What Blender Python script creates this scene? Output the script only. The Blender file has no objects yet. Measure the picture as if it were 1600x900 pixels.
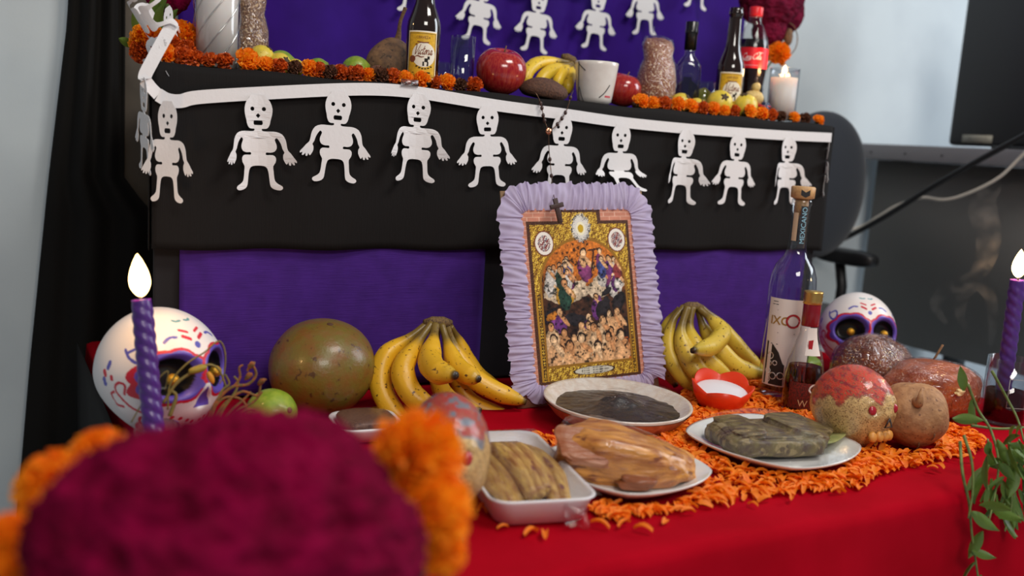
import bpy, bmesh, math, random
import numpy as np
from mathutils import Vector, Matrix
random.seed(7); rng = np.random.default_rng(7)
PI = math.pi
S = bpy.context.scene
COL = S.collection
# ------------------------------------------------------------------ camera
CAM_ROT = ((0.86991, 0.018516, -0.49286), (-0.488891, 0.164294, -0.856734), (0.065111, 0.986238, 0.151974))
CAM_Z = 0.83
cd = bpy.data.cameras.new('camera'); cam = bpy.data.objects.new('camera', cd); COL.objects.link(cam)
cd.sensor_width = 36; cd.lens = 32.94; cd.clip_start = 0.02
cam.matrix_world = Matrix.Translation((0, 0, CAM_Z)) @ Matrix(CAM_ROT).to_4x4()
cd.dof.use_dof = True; cd.dof.focus_distance = 1.50; cd.dof.aperture_fstop = 2.5
S.camera = cam
# ------------------------------------------------------------------ world, lamps, exposure
w = bpy.data.worlds.new('room_light'); S.world = w; w.use_nodes = True
bg = w.node_tree.nodes['Background']; bg.inputs[0].default_value = (0.60, 0.68, 0.80, 1); bg.inputs[1].default_value = 0.16
def area(name, loc, target, size, power, col, sy=None):
    l = bpy.data.lights.new(name, 'AREA'); l.energy = power; l.color = col; l.size = size
    if sy: l.shape = 'RECTANGLE'; l.size_y = sy
    o = bpy.data.objects.new(name, l); COL.objects.link(o); o.location = loc
    o.rotation_euler = (Vector(target) - Vector(loc)).to_track_quat('-Z', 'Y').to_euler(); return o
area('ceiling_light', (1.25, 0.10, 2.55), (0.95, 1.25, 0.5), 0.9, 20, (1.0, 0.95, 0.88), 0.5)
area('room_light', (0.1, -1.5, 2.3), (0.6, 0.9, 0.5), 1.2, 26, (1.0, 0.95, 0.88), 0.6)
area('window_light', (3.7, 0.55, 1.9), (1.6, 1.75, 0.8), 1.2, 31, (0.86, 0.93, 1.0), 1.3)
S.view_settings.view_transform = 'Standard'; S.view_settings.look = 'None'
S.view_settings.exposure = 0.40; S.view_settings.gamma = 1.0; S.view_settings.use_curve_mapping = False

# ------------------------------------------------------------------ helpers
T0 = 0.40      # lower table top
T1 = 0.913     # upper shelf top
_R = np.array(CAM_ROT)
def _ray(px, py): return _R @ np.array([(px-800)/1464., -(py-450)/1464., -1.0])
def W(px, py, Y):  d = _ray(px, py); t = Y/d[1]; return Vector((d[0]*t, Y, CAM_Z+d[2]*t))     # measured point at depth Y
def Wz(px, py, z): d = _ray(px, py); t = (z-CAM_Z)/d[2]; return Vector((d[0]*t, d[1]*t, z))     # measured point at height z
def Wx(px, py, X): d = _ray(px, py); t = X/d[0]; return Vector((X, d[1]*t, CAM_Z+d[2]*t))
def Wd(px, py, dd): d = _ray(px, py); return Vector((d[0]*dd, d[1]*dd, CAM_Z+d[2]*dd))

def lin(r, g, b):
    f = lambda c: ((c/255+0.055)/1.055)**2.4 if c > 10.3 else c/255/12.92
    return (f(r), f(g), f(b))
def L(*c): return np.array(lin(*c))

def mesh(name, V, F, smooth=True, paint=None):
    m = bpy.data.meshes.new(name)
    m.from_pydata([tuple(map(float, v)) for v in V], [], [tuple(map(int, f)) for f in F])
    if smooth: m.polygons.foreach_set('use_smooth', [True]*len(m.polygons))
    if paint is not None:
        a = m.color_attributes.new('paint', 'FLOAT_COLOR', 'POINT')
        c = np.ones((len(V), 4), np.float32); c[:, :3] = np.asarray(paint)[:, :3]
        a.data.foreach_set('color', c.ravel())
    m.update(); return m
def ob(name, m, mat=None, parent=None, loc=None, rot=None, scale=None):
    if isinstance(m, tuple): m = mesh(name, *m)
    o = bpy.data.objects.new(name, m); COL.objects.link(o)
    if mat is not None and m is not None and not m.materials: m.materials.append(mat)
    if parent is not None: o.parent = parent
    if loc is not None: o.location = loc
    if rot is not None: o.rotation_euler = rot
    if scale is not None: o.scale = (scale,)*3 if isinstance(scale, (int, float)) else scale
    return o
def tag(o, label, cat, group=None):
    o['label'] = label; o['category'] = cat
    if group: o['group'] = group
    return o
def thing(name, label, cat, loc=(0, 0, 0), rot=(0, 0, 0), group=None, scale=1):
    o = bpy.data.objects.new(name, None); COL.objects.link(o); o.empty_display_size = 0.02
    o.location = loc; o.rotation_euler = rot; o.scale = (scale,)*3; return tag(o, label, cat, group)
def struct(o): o['kind'] = 'structure'; return o
def copytree(o, parent=None, loc=None, rot=None, label=None):
    c = o.copy(); COL.objects.link(c); c.parent = parent
    if loc is not None: c.location = loc
    if rot is not None: c.rotation_euler = rot
    if label: c['label'] = label
    for ch in list(o.children): copytree(ch, c)
    return c

# shapes: each returns (V, F)
def join(*parts):
    V = []; F = []; n = 0
    for v, f in parts:
        V.append(np.asarray(v, float).reshape(-1, 3)); F += [tuple(i+n for i in q) for q in f]; n += len(V[-1])
    return np.concatenate(V), F
def lathe(prof, n=40, sx=1, sy=1):
    V = []; F = []; idx = []
    for r, z in prof:
        if r < 1e-6: idx.append([len(V)]); V.append((0, 0, z))
        else:
            idx.append(list(range(len(V), len(V)+n)))
            for k in range(n):
                a = 2*PI*k/n; V.append((r*math.cos(a)*sx, r*math.sin(a)*sy, z))
    for a, b in zip(idx[:-1], idx[1:]):
        for k in range(n):
            k2 = (k+1) % n
            if len(a) == 1 and len(b) == 1: continue
            if len(a) == 1: F.append((a[0], b[k2], b[k]))
            elif len(b) == 1: F.append((a[k], a[k2], b[0]))
            else: F.append((a[k], a[k2], b[k2], b[k]))
    return np.array(V), F
def catmull(P, n=8):
    P = [np.array(p, float) for p in P]; P = [2*P[0]-P[1]]+P+[2*P[-1]-P[-2]]; out = []
    for i in range(1, len(P)-2):
        for k in range(n):
            t = k/n; a, b, c, d = P[i-1:i+3]
            out.append(.5*((2*b)+(c-a)*t+(2*a-5*b+4*c-d)*t*t+(3*b-a-3*c+d)*t**3))
    out.append(P[-2]); return np.array(out)
def tube(path, r, n=8, cap=True, flat=1.0):
    P = np.array([tuple(p) for p in path], float); m = len(P)
    r = np.full(m, r) if np.isscalar(r) else np.interp(np.linspace(0, 1, m), np.linspace(0, 1, len(r)), r)
    T = np.gradient(P, axis=0); T /= np.linalg.norm(T, axis=1)[:, None]+1e-12
    up = np.array([0, 0, 1.]) if abs(T[0][2]) < .9 else np.array([1., 0, 0])
    a = np.cross(T[0], up); a /= np.linalg.norm(a); V = []
    for i in range(m):
        a = a-T[i]*(a@T[i]); a /= np.linalg.norm(a); b = np.cross(T[i], a)
        for k in range(n):
            t = 2*PI*k/n; V.append(P[i]+r[i]*(math.cos(t)*a+flat*math.sin(t)*b))
    F = [(i*n+k, i*n+(k+1) % n, (i+1)*n+(k+1) % n, (i+1)*n+k) for i in range(m-1) for k in range(n)]
    if cap:
        V += [P[0], P[-1]]; c0 = m*n
        F += [(c0, (k+1) % n, k) for k in range(n)]+[(c0+1, (m-1)*n+k, (m-1)*n+(k+1) % n) for k in range(n)]
    return np.array(V), F
def grid(nu, nv, fn, wrap=False):
    u = np.linspace(0, 1, nu); v = np.linspace(0, 1, nv); U, Vv = np.meshgrid(u, v)
    X = fn(U.ravel(), Vv.ravel()); V = np.stack([np.broadcast_to(c, U.size) for c in X], 1).astype(float)
    F = [(j*nu+i, j*nu+i+1, (j+1)*nu+i+1, (j+1)*nu+i) for j in range(nv-1) for i in range(nu-1)]
    if wrap: F += [(j*nu+nu-1, j*nu, (j+1)*nu, (j+1)*nu+nu-1) for j in range(nv-1)]
    return V, F
def ball(nu=32, nv=20):       # unit sphere directions
    V = [(0, 0, 1)]; F = []
    for j in range(1, nv):
        t = PI*j/nv
        for i in range(nu): V.append((math.sin(t)*math.cos(2*PI*i/nu), math.sin(t)*math.sin(2*PI*i/nu), math.cos(t)))
    V.append((0, 0, -1)); e = len(V)-1
    for i in range(nu):
        F.append((0, 1+i, 1+(i+1) % nu)); F.append((e, e-nu+(i+1) % nu, e-nu+i))
        for j in range(nv-2): F.append((1+j*nu+i, 1+(j+1)*nu+i, 1+(j+1)*nu+(i+1) % nu, 1+j*nu+(i+1) % nu))
    return np.array(V), F
def sinoise(P, freq, seed=0, octv=3):
    g = np.random.default_rng(seed); P = np.asarray(P); out = np.zeros(len(P)); amp = 1.
    for o in range(octv):
        acc = np.zeros(len(P))
        for k in range(5):
            d = g.normal(size=3); d /= np.linalg.norm(d); acc += np.sin(P@d*freq*(1+.35*g.random())*2+g.random()*6.28)
        out += amp*acc/3; amp *= .5; freq *= 2.1
    return out
def box(sx, sy, sz, bev=0.0, seg=2, c=(0, 0, 0)):
    bm = bmesh.new(); bmesh.ops.create_cube(bm, size=1)
    for v in bm.verts: v.co = Vector((v.co.x*sx+c[0], v.co.y*sy+c[1], v.co.z*sz+c[2]))
    if bev: bmesh.ops.bevel(bm, geom=bm.edges[:], offset=bev, segments=seg, affect='EDGES', profile=.5)
    bm.verts.index_update(); V = [tuple(v.co) for v in bm.verts]; F = [tuple(v.index for v in f.verts) for f in bm.faces]; bm.free()
    return np.array(V), F
def xf(vf, loc=(0, 0, 0), rot=(0, 0, 0), s=1):
    from mathutils import Euler
    M3 = np.array(Euler(rot).to_matrix()); return (np.asarray(vf[0], float)*s)@M3.T+np.array(loc), vf[1]
def solid(o, t, off=0):
    m = o.modifiers.new('thickness', 'SOLIDIFY'); m.thickness = t; m.offset = off; return o
def subsurf(o, n=1):
    m = o.modifiers.new('smooth', 'SUBSURF'); m.levels = n; m.render_levels = n; return o

# ------------------------------------------------------------------ materials
def mat(name, col, rough=.6, c2=None, scale=20, bump=0, bscale=None, metal=0, sheen=0, coat=0, sss=0, vc=False, spots=None, spotc=None, spotscale=60, stretch=None, trans=0, ior=1.45, emit=None, estr=0, spec=.5, detail=4, transl=0):
    scale *= 6; spotscale *= 6; bscale = (bscale or scale/3)*4
    m = bpy.data.materials.new(name); m.use_nodes = True; nt = m.node_tree; N = nt.nodes; K = nt.links
    b = N['Principled BSDF']; o = N['Material Output']
    col = tuple(col)+(1,) if len(col) == 3 else col
    b.inputs['Base Color'].default_value = col; b.inputs['Roughness'].default_value = rough; b.inputs['Metallic'].default_value = metal
    b.inputs['Specular IOR Level'].default_value = spec
    if sheen: b.inputs['Sheen Weight'].default_value = sheen
    if coat: b.inputs['Coat Weight'].default_value = coat; b.inputs['Coat Roughness'].default_value = .08
    if sss: b.inputs['Subsurface Weight'].default_value = sss; b.inputs['Subsurface Radius'].default_value = (.01, .006, .004); b.inputs['Subsurface Scale'].default_value = 1
    if trans: b.inputs['Transmission Weight'].default_value = trans; b.inputs['IOR'].default_value = ior
    if emit: b.inputs['Emission Color'].default_value = tuple(emit)+(1,); b.inputs['Emission Strength'].default_value = estr
    tc = N.new('ShaderNodeTexCoord'); mp = N.new('ShaderNodeMapping'); K.new(tc.outputs['Object'], mp.inputs[0])
    if stretch: mp.inputs['Scale'].default_value = stretch
    src = None
    if vc:
        at = N.new('ShaderNodeVertexColor'); at.layer_name = 'paint'; src = at.outputs[0]
    if c2 is not None or spots:
        def mixn(a, bcol, fac):
            x = N.new('ShaderNodeMix'); x.data_type = 'RGBA'; K.new(fac, x.inputs['Factor'])
            if a is None: x.inputs[6].default_value = col
            else: K.new(a, x.inputs[6])
            x.inputs[7].default_value = tuple(bcol)+(1,); return x.outputs[2]
        def ramp(fac, lo, hi):
            r = N.new('ShaderNodeMapRange'); r.inputs[1].default_value = lo; r.inputs[2].default_value = hi; K.new(fac, r.inputs[0]); return r.outputs[0]
        if c2 is not None:
            n = N.new('ShaderNodeTexNoise'); n.inputs['Scale'].default_value = scale; n.inputs['Detail'].default_value = detail; K.new(mp.outputs[0], n.inputs[0])
            src = mixn(src, c2, ramp(n.outputs[0], .38, .66))
        if spots:
            n = N.new('ShaderNodeTexNoise'); n.inputs['Scale'].default_value = spotscale; n.inputs['Detail'].default_value = 3; K.new(mp.outputs[0], n.inputs[0])
            src = mixn(src, spotc, ramp(n.outputs[0], spots, spots+.05))
    if src is not None: K.new(src, b.inputs['Base Color'])
    if bump:
        n = N.new('ShaderNodeTexNoise'); n.inputs['Scale'].default_value = bscale or scale*2; n.inputs['Detail'].default_value = 4; K.new(mp.outputs[0], n.inputs[0])
        bp = N.new('ShaderNodeBump'); bp.inputs['Strength'].default_value = 1; bp.inputs['Distance'].default_value = bump; K.new(n.outputs[0], bp.inputs['Height']); K.new(bp.outputs[0], b.inputs['Normal'])
    if transl:
        t = N.new('ShaderNodeBsdfTranslucent'); t.inputs[0].default_value = col
        if src is not None: K.new(src, t.inputs[0])
        x = N.new('ShaderNodeMixShader'); x.inputs[0].default_value = transl; K.new(b.outputs[0], x.inputs[1]); K.new(t.outputs[0], x.inputs[2]); K.new(x.outputs[0], o.inputs[0])
    return m
def film(name, tint=(1, 1, 1), rough=.06, bump=.0006, bscale=60, ior=1.5, gain=.35, base=.035):
    # clear thin sheet: transparent with Fresnel gloss
    m = bpy.data.materials.new(name); m.use_nodes = True; nt = m.node_tree; N = nt.nodes; K = nt.links
    N.remove(N['Principled BSDF']); o = N['Material Output']
    tr = N.new('ShaderNodeBsdfTransparent'); tr.inputs[0].default_value = tuple(tint)+(1,)
    gl = N.new('ShaderNodeBsdfGlossy'); gl.inputs['Roughness'].default_value = rough
    lw = N.new('ShaderNodeLayerWeight'); lw.inputs[0].default_value = .5; fr = N.new('ShaderNodeMath'); fr.operation = 'POWER'; fr.inputs[1].default_value = 4.0; K.new(lw.outputs['Facing'], fr.inputs[0])
    mu = N.new('ShaderNodeMath'); mu.operation = 'MULTIPLY_ADD'; mu.inputs[1].default_value = gain; mu.inputs[2].default_value = base; mu.use_clamp = True
    K.new(fr.outputs[0], mu.inputs[0])
    x = N.new('ShaderNodeMixShader'); K.new(mu.outputs[0], x.inputs[0]); K.new(tr.outputs[0], x.inputs[1]); K.new(gl.outputs[0], x.inputs[2]); K.new(x.outputs[0], o.inputs[0])
    if bump:
        tc = N.new('ShaderNodeTexCoord'); n = N.new('ShaderNodeTexNoise'); n.inputs['Scale'].default_value = bscale*2; n.inputs['Detail'].default_value = 3; n.inputs['Distortion'].default_value = 1.5
        K.new(tc.outputs['Object'], n.inputs[0]); bp = N.new('ShaderNodeBump'); bp.inputs['Distance'].default_value = bump; K.new(n.outputs[0], bp.inputs['Height'])
        K.new(bp.outputs[0], gl.inputs['Normal']); K.new(bp.outputs[0], lw.inputs['Normal'])
    return m
def crepe(name, col, axis='Z', freq=420, amt=.0004, rough=.8, transl=0, c2=None):
    m = mat(name, col, rough, c2=c2, scale=5, transl=transl, spec=.25); nt = m.node_tree; N = nt.nodes; K = nt.links; b = N['Principled BSDF']
    tc = N.new('ShaderNodeTexCoord'); mp = N.new('ShaderNodeMapping'); K.new(tc.outputs['Object'], mp.inputs[0])
    mp.inputs['Scale'].default_value = {'Z': (.06, .06, 1), 'X': (1, .06, .06)}[axis]
    n = N.new('ShaderNodeTexNoise'); n.inputs['Scale'].default_value = freq; n.inputs['Detail'].default_value = 2; K.new(mp.outputs[0], n.inputs[0])
    bp = N.new('ShaderNodeBump'); bp.inputs['Distance'].default_value = amt; K.new(n.outputs[0], bp.inputs['Height']); K.new(bp.outputs[0], b.inputs['Normal'])
    return m

M_paper = mat('white_paper', lin(226, 222, 222), .75, bump=.0004, bscale=40)
M_black = crepe('black_cloth', lin(18, 14, 13), 'X', 500, .0004, .85)
M_purple = crepe('purple_crepe', lin(68, 30, 124), 'Z', 450, .0006, .8, c2=lin(61, 26, 112))
M_purple_sat = mat('purple_fabric', lin(52, 16, 120), .7, c2=lin(47, 13, 108), scale=2, bump=.0004, bscale=150, spec=.12)
M_red = mat('red_cloth', lin(170, 5, 27), .9, c2=lin(160, 4, 23), scale=2, bump=.0003, bscale=250, spec=.04)
M_wall = mat('pale_plaster', lin(202, 210, 213), .85, c2=lin(195, 203, 207), scale=1, bump=.0002, bscale=30)
M_floor = mat('pale_floor', lin(190, 200, 205), .5, c2=lin(180, 190, 196), scale=4)
M_dark = mat('dark_board', lin(24, 20, 24), .9)
M_film = film('cling_film')
M_filmc = film('cling_film_creased', rough=.05, bump=.008, bscale=34, gain=.5, base=.13)
M_glass = film('clear_glass', (.88, .90, .92), .03, 0, ior=1.45, gain=1.0, base=.07)
M_white = mat('white_glaze', lin(228, 226, 222), .12, coat=.4)
M_wick = mat('wick', lin(25, 20, 18), .9)
M_flame = bpy.data.materials.new('flame'); M_flame.use_nodes = True
def _fl():
    N = M_flame.node_tree.nodes; K = M_flame.node_tree.links; N.remove(N['Principled BSDF'])
    e = N.new('ShaderNodeEmission'); e.inputs[0].default_value = (1, .62, .22, 1); e.inputs[1].default_value = 5
    t = N.new('ShaderNodeBsdfTransparent'); a = N.new('ShaderNodeAddShader'); K.new(e.outputs[0], a.inputs[0]); K.new(t.outputs[0], a.inputs[1]); K.new(a.outputs[0], N['Material Output'].inputs[0])
_fl()

# ------------------------------------------------------------------ setting
struct(ob('wall_back', grid(2, 2, lambda u, v: (u*7-2.2, 2.03+0*u, v*2.9)), M_wall))
struct(ob('floor', grid(2, 2, lambda u, v: (u*7-2.2, v*5.03-3, 0*u)), M_floor))
bpy.data.objects['wall_back'].data.update()
# dark cloth hanging on the left of the altar
def drape(u, v):
    z = 2.3-v*2.28
    left = -0.02+0.16*np.clip((z-.1)/1.2, 0, 1)**1.0-.0*z
    xr = np.where(z > .70, .247, .247+np.clip((.70-z)/.05, 0, 1)*.06)
    left = np.interp(z, [0, .35, .7, 1.0, 1.3, 2.3], [.05, .08, .115, .15, .165, .17])
    x = left+(xr-left)*u
    y = 1.995-.03*np.sin(np.clip(u*3.2, 0, PI/2))-.012*np.sin(u*17+z*1.5)*np.clip(u*4, 0, 1)
    return x, y, z
tag(solid(ob('black_hanging_cloth', grid(40, 60, drape), mat('dark_hanging', lin(20, 18, 16), .9, spec=.2)), .002),
    'dark cloth hanging on the wall left of the altar', 'cloth')
struct(ob('dim_wall_strip_1', box(.075, .03, 2.2, .004, c=(.285, 2.010, 1.6)), mat('dim_wall_tone', lin(88, 80, 70), .7, c2=lin(80, 72, 63), scale=4)))  # added strip, its darker colour stands in for the dim wall
# purple cloth behind the upper shelf
def pback(u, v):
    z = 1.95-v*1.18; x = .345+u*1.45
    return x, 1.965-.016*np.sin(x*13+.7*z)*(.5+.5*np.sin(x*3.1+1))-.008*np.sin(x*31+2*z)-.012*(u > .9)*np.sin((u-.9)*31), z
tag(solid(ob('purple_backdrop', grid(140, 20, pback), M_purple_sat), .001), 'purple fabric backdrop hanging on the wall behind the upper shelf', 'backdrop')
# table and its red cloth
t = thing('altar_table', 'low wooden table under the red cloth', 'table', (.935, 1.34, 0))
Mwood = mat('wood', lin(110, 78, 50), .6, c2=lin(86, 58, 38), scale=12, stretch=(1, 8, 8))
ob('table_top', box(1.48, 1.12, .03, c=(0, 0, T0-.02)), Mwood, t)
for sx in (-1, 1):
    for sy in (-1, 1): ob('leg', box(.05, .05, T0-.035, c=(sx*.70, sy*.5, (T0-.035)/2)), Mwood, t)
def cloth(u, v):
    x = -.12+u*1.82; lx = np.clip(.175-x, 0, 9); x = np.maximum(x, .175-.01*np.sin(lx*9))
    s = v*1.62                      # from the back over the front edge and down
    top = 1.17; r = .012
    yb = 1.93
    wv = .004*np.sin(x*9+.5)+.003*np.sin(x*23)
    a = np.clip((s-top)/(r*PI/2), 0, 1)*PI/2; down = np.clip(s-top-r*PI/2, 0, 9)
    y = np.where(s < top, yb-s, yb-top-r*np.sin(a))-wv*np.clip(down*8, 0, 1)-.02*np.sin(x*14+1.3)*np.clip(down*2.2, 0, 1)
    z = np.where(s < top, T0, T0-r*(1-np.cos(a)))-down+.0007*np.sin(x*40+y*22)+.002*np.clip(1-abs(s-top)/.06, 0, 1)*np.sin(x*11)
    z = np.where(lx > 0, np.minimum(z, T0-.004)-lx*(down < .001)-0*lx, z)
    return x, y, z
tag(ob('red_tablecloth', grid(180, 130, cloth), M_red), 'crimson red tablecloth covering the lower altar table', 'tablecloth')
tag(solid(ob('added_dark_sheet', grid(40, 12, lambda u, v: (.158+.004*np.sin(u*40)*v, .80+u*1.13, T0+.001-v*.395)), M_black), .0015), 'added black sheet darkening the left end of the lower table', 'cloth')  # added black sheet, makes the table's left end read dark
# riser box with black cloth and purple crepe panels
r = thing('altar_riser', 'raised altar step dressed in black cloth and purple crepe paper', 'altar step', (.915, 1.46, T0+.003))
bxv, bxf = box(1.385, .45, T1-T0-.012, .004, c=(0, .23, (T1-T0-.012)/2)); bxv[:, 0] += np.where(bxv[:, 0] < 0, .2*bxv[:, 1], 0); ob('box', (bxv, bxf, False), M_dark, r)
def bcloth(u, v):       # over the top, then down the front
    x = -.697+u*1.39; s = v*.73; top = .46; sb = np.clip(.46-s, 0, 1); x = x+.20*sb*np.clip(1-u*3, 0, 1)
    dn = np.clip(s-top, 0, 1)
    y = np.where(s < top, .452-s, -.009)-(.004+.003*np.sin(x*8+1))*np.clip(dn*4, 0, 1)-.0022*np.sin(x*27+3*dn)*np.clip(dn*5, 0, 1)
    z = (T1-T0-.0035)-dn+.0015*np.sin(x*33)*(s > .4)+.004*np.sin(x*7+.4)*np.clip(dn*4, 0, 1)*0
    return x, y, z
bc = ob('black_cloth', grid(160, 60, bcloth), M_black, r); solid(bc, .0015)
for sx in (-1, 1):
    sc = ob('black_cloth_side', grid(20, 20, lambda u, v: (sx*(.699+.003*np.sin(u*14))+(.092*u if sx < 0 else 0), -.006+u*.455, (T1-T0-.006)-v*.27)), M_black, r); solid(sc, .0015)
def panel(x0, x1):
    def fn(u, v):
        x = x0+u*(x1-x0); return x, -.003-.002*np.sin(x*17)-.0012*np.sin(x*51+v*3), .262-v*.258
    p = ob('purple_panel', grid(60, 12, fn), M_purple, r); solid(p, .0006); return p
panel(-.655, -.135); panel(.02, .66)
# ------------------------------------------------------------------ paper skeleton garlands
HALF = [(34, -6), (46, 10), (62, 28), (73, 62), (71, 95), (63, 125), (60, 142), (50, 162), (36, 168), (21, 168), (19, 176), (30, 181), (62, 181), (92, 182), (122, 194), (140, 222), (146, 252), (152, 276), (168, 292), (184, 312), (200, 330), (199, 340), (186, 334), (190, 350), (180, 350), (170, 338), (168, 354), (158, 352), (155, 338), (146, 350), (138, 342), (128, 322), (128, 300), (134, 288), (124, 270), (116, 244), (96, 214), (84, 224), (92, 246), (94, 266), (84, 284), (62, 291), (42, 290), (38, 300), (46, 304), (76, 304), (90, 318), (88, 342), (76, 362), (78, 388), (80, 412), (86, 440), (104, 456), (122, 466), (126, 478), (112, 488), (84, 484), (64, 470), (58, 444), (54, 408), (46, 374), (28, 362), (0, 360)]
def cutout(bend=0., yawcurl=0., lift=0., squash=1.0, name='skeleton_cutout'):
    cu = bpy.data.curves.new('cut', 'CURVE'); cu.dimensions = '2D'; cu.fill_mode = 'BOTH'; cu.extrude = .0003*485/.14
    pts = HALF+[(-x, y) for x, y in HALF[::-1][1:]]
    def spl(P):
        s = cu.splines.new('POLY'); s.points.add(len(P)-1)
        for q, (x, y) in zip(s.points, P): q.co = (x, -y, 0, 1)
        s.use_cyclic_u = True
    cl = catmull(pts+[pts[0]], 2)[:-1]; spl([tuple(p) for p in cl])
    for sx in (-1, 1): spl([(sx*30+11*math.cos(a*PI/6), 66+11*math.sin(a*PI/6)) for a in range(12)])
    spl([(0, 88), (12, 100), (0, 114), (-12, 100)])
    spl([(-24, 131), (-19, 125), (19, 125), (24, 131), (24, 143), (19, 149), (-19, 149), (-24, 143)])
    o = bpy.data.objects.new('tmp', cu); COL.objects.link(o); dg = bpy.context.evaluated_depsgraph_get()
    m = bpy.data.meshes.new_from_object(o.evaluated_get(dg)); bpy.data.objects.remove(o); m.name = name
    bm = bmesh.new(); bm.from_mesh(m)
    if bend or yawcurl or lift: bmesh.ops.subdivide_edges(bm, edges=[e for e in bm.edges if e.calc_length() > 60], cuts=3)
    k = .14/485
    for v in bm.verts:
        x, y, n = v.co.x*k*squash, v.co.y*k, v.co.z*k
        # stands in the XZ plane, hangs down from 0; out of plane is -Y
        yy = n; zz = y
        if yawcurl: a = x*yawcurl; yy -= abs(x)*math.sin(abs(a)); x = x*math.cos(a)
        if lift and y < -.085: t = (-y-.085); zz = -.085-t*math.cos(lift); yy -= t*math.sin(lift)
        if bend: a = -y*bend; zz = -math.sin(a)/bend; yy -= (1-math.cos(a))/bend
        v.co = (x, yy, zz)
    bm.to_mesh(m); bm.free(); m.materials.clear(); m.materials.append(M_paper); return m
CUT = [cutout(), cutout(yawcurl=8), cutout(bend=2.2), cutout(lift=.9), cutout(bend=26, yawcurl=6), cutout(bend=-14, yawcurl=10)]
def ribbon(P, h, n=10, tilt=None):
    C = catmull(P, n); T = np.gradient(C, axis=0); T /= np.linalg.norm(T, axis=1)[:, None]; V = []; m = len(C)
    for i in range(m):
        u = np.array([0, 0, 1.]) if tilt is None else np.array(tilt[0])*(1-i/(m-1))+np.array(tilt[1])*(i/(m-1))
        u = u-T[i]*(u@T[i]); u /= np.linalg.norm(u)
        V += [C[i]+u*h/2, C[i]-u*h/2]
    return np.array(V), [(2*i, 2*i+1, 2*i+3, 2*i+2) for i in range(m-1)], False
g = thing('paper_garland', 'white paper skeleton garland taped along the black cloth front', 'garland', (0, 0, 0))
SP = [(247, 143), (262, 151), (282, 153), (310, 147), (403, 141), (530, 135), (600, 135), (655, 140), (700, 147), (765, 158), (830, 167), (880, 173), (972, 186), (1073, 196), (1155, 202), (1233, 207), (1299, 210)]
strip = [W(x, y+5, 1.441) for x, y in SP]
solid(ob('paper_strip', ribbon(strip, .0195, 8), M_paper, g), .0004)
SK = [(262, 0, .0, .66, 1), (403, 1, -.03, 1, 1), (530, 0, .02, 1, 1), (655, 1, .03, 1, 1), (762, 0, -.06, .97, 1), (880, 0, .0, 1, 1), (972, 3, -.02, 1, 1), (1073, 1, .03, 1, 1), (1155, 0, .02, 1, 1), (1233, 1, -.01, .98, 1)]
sx = [p for p, _ in SP]; sy = [q for _, q in SP]
for x, k, rr, s, _ in SK:
    p = W(x, float(np.interp(x, sx, sy))+9, 1.440 if x != 262 else 1.412)
    ob('skeleton_cutout', CUT[k], M_paper, g, p, (0, rr, 0.0 if x != 262 else -.62), (s if x == 262 else 1, 1, s if x != 262 else 1))
ob('skeleton_cutout', CUT[0], M_paper, g, W(1300, 219, 1.436)+Vector((.006, .016, 0)), (0, -.1, .98), (.8, 1, .85))
ob('tape', box(.03, .0006, .012, c=(0, 0, 0)), film('sticky_tape', (.75, .75, .75), .3, 0, gain=1, base=.12), g, W(640, 130, 1.4385))
# loose tail of the garland at the left corner
tail = [strip[0], W(234, 134, 1.437), W(226, 121, 1.437), W(238, 95, 1.440), W(255, 64, 1.445), W(271, 36, 1.450)]
tv = Vector((.16, .98, .1)).cross(tail[-1]-tail[-3]).normalized(); tv = tv if tv.z > 0 else -tv
solid(ob('paper_strip', ribbon(tail, .018, 8, ((.0, .0, 1.), tuple(tv))), M_paper, g), .0004)
ob('skeleton_cutout', CUT[5], M_paper, g, W(243, 62, 1.452), (.1, .35, -1.0), .75)
ob('skeleton_cutout', CUT[0], M_paper, g, W(224, 122, 1.44), (.05, .12, -1.48), (.95, 1, .95))
ob('skeleton_cutout', CUT[4], M_paper, g, W(236, 14, 1.50), (.3, .95, .3), .75)
ob('skeleton_cutout', CUT[2], M_paper, g, W(262, 12, 1.52), (.2, -.5, .9), .7)
# second garland on the purple backdrop
g2 = thing('paper_garland', 'white paper skeleton garland pinned on the purple backdrop', 'garland', (0, 0, 0))
FT = [(645, 18, .0), (752, 66, .10), (838, 81, .05), (930, 76, .03), (1003, 53, -.05), (1090, 13, .06)]
up = []
for x, y, rr in FT:
    p = W(x, y, 1.935)+Vector((0, 0, .139)); up.append(p+Vector((0, .002, .008)))
    ob('skeleton_cutout', CUT[0], M_paper, g2, p, (0, rr, 0))
up = [up[0]+Vector((-.17, 0, .06))]+up+[up[-1]+Vector((.14, 0, .09))]
solid(ob('paper_strip', ribbon(up, .0195, 8), M_paper, g2), .0004)

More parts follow.
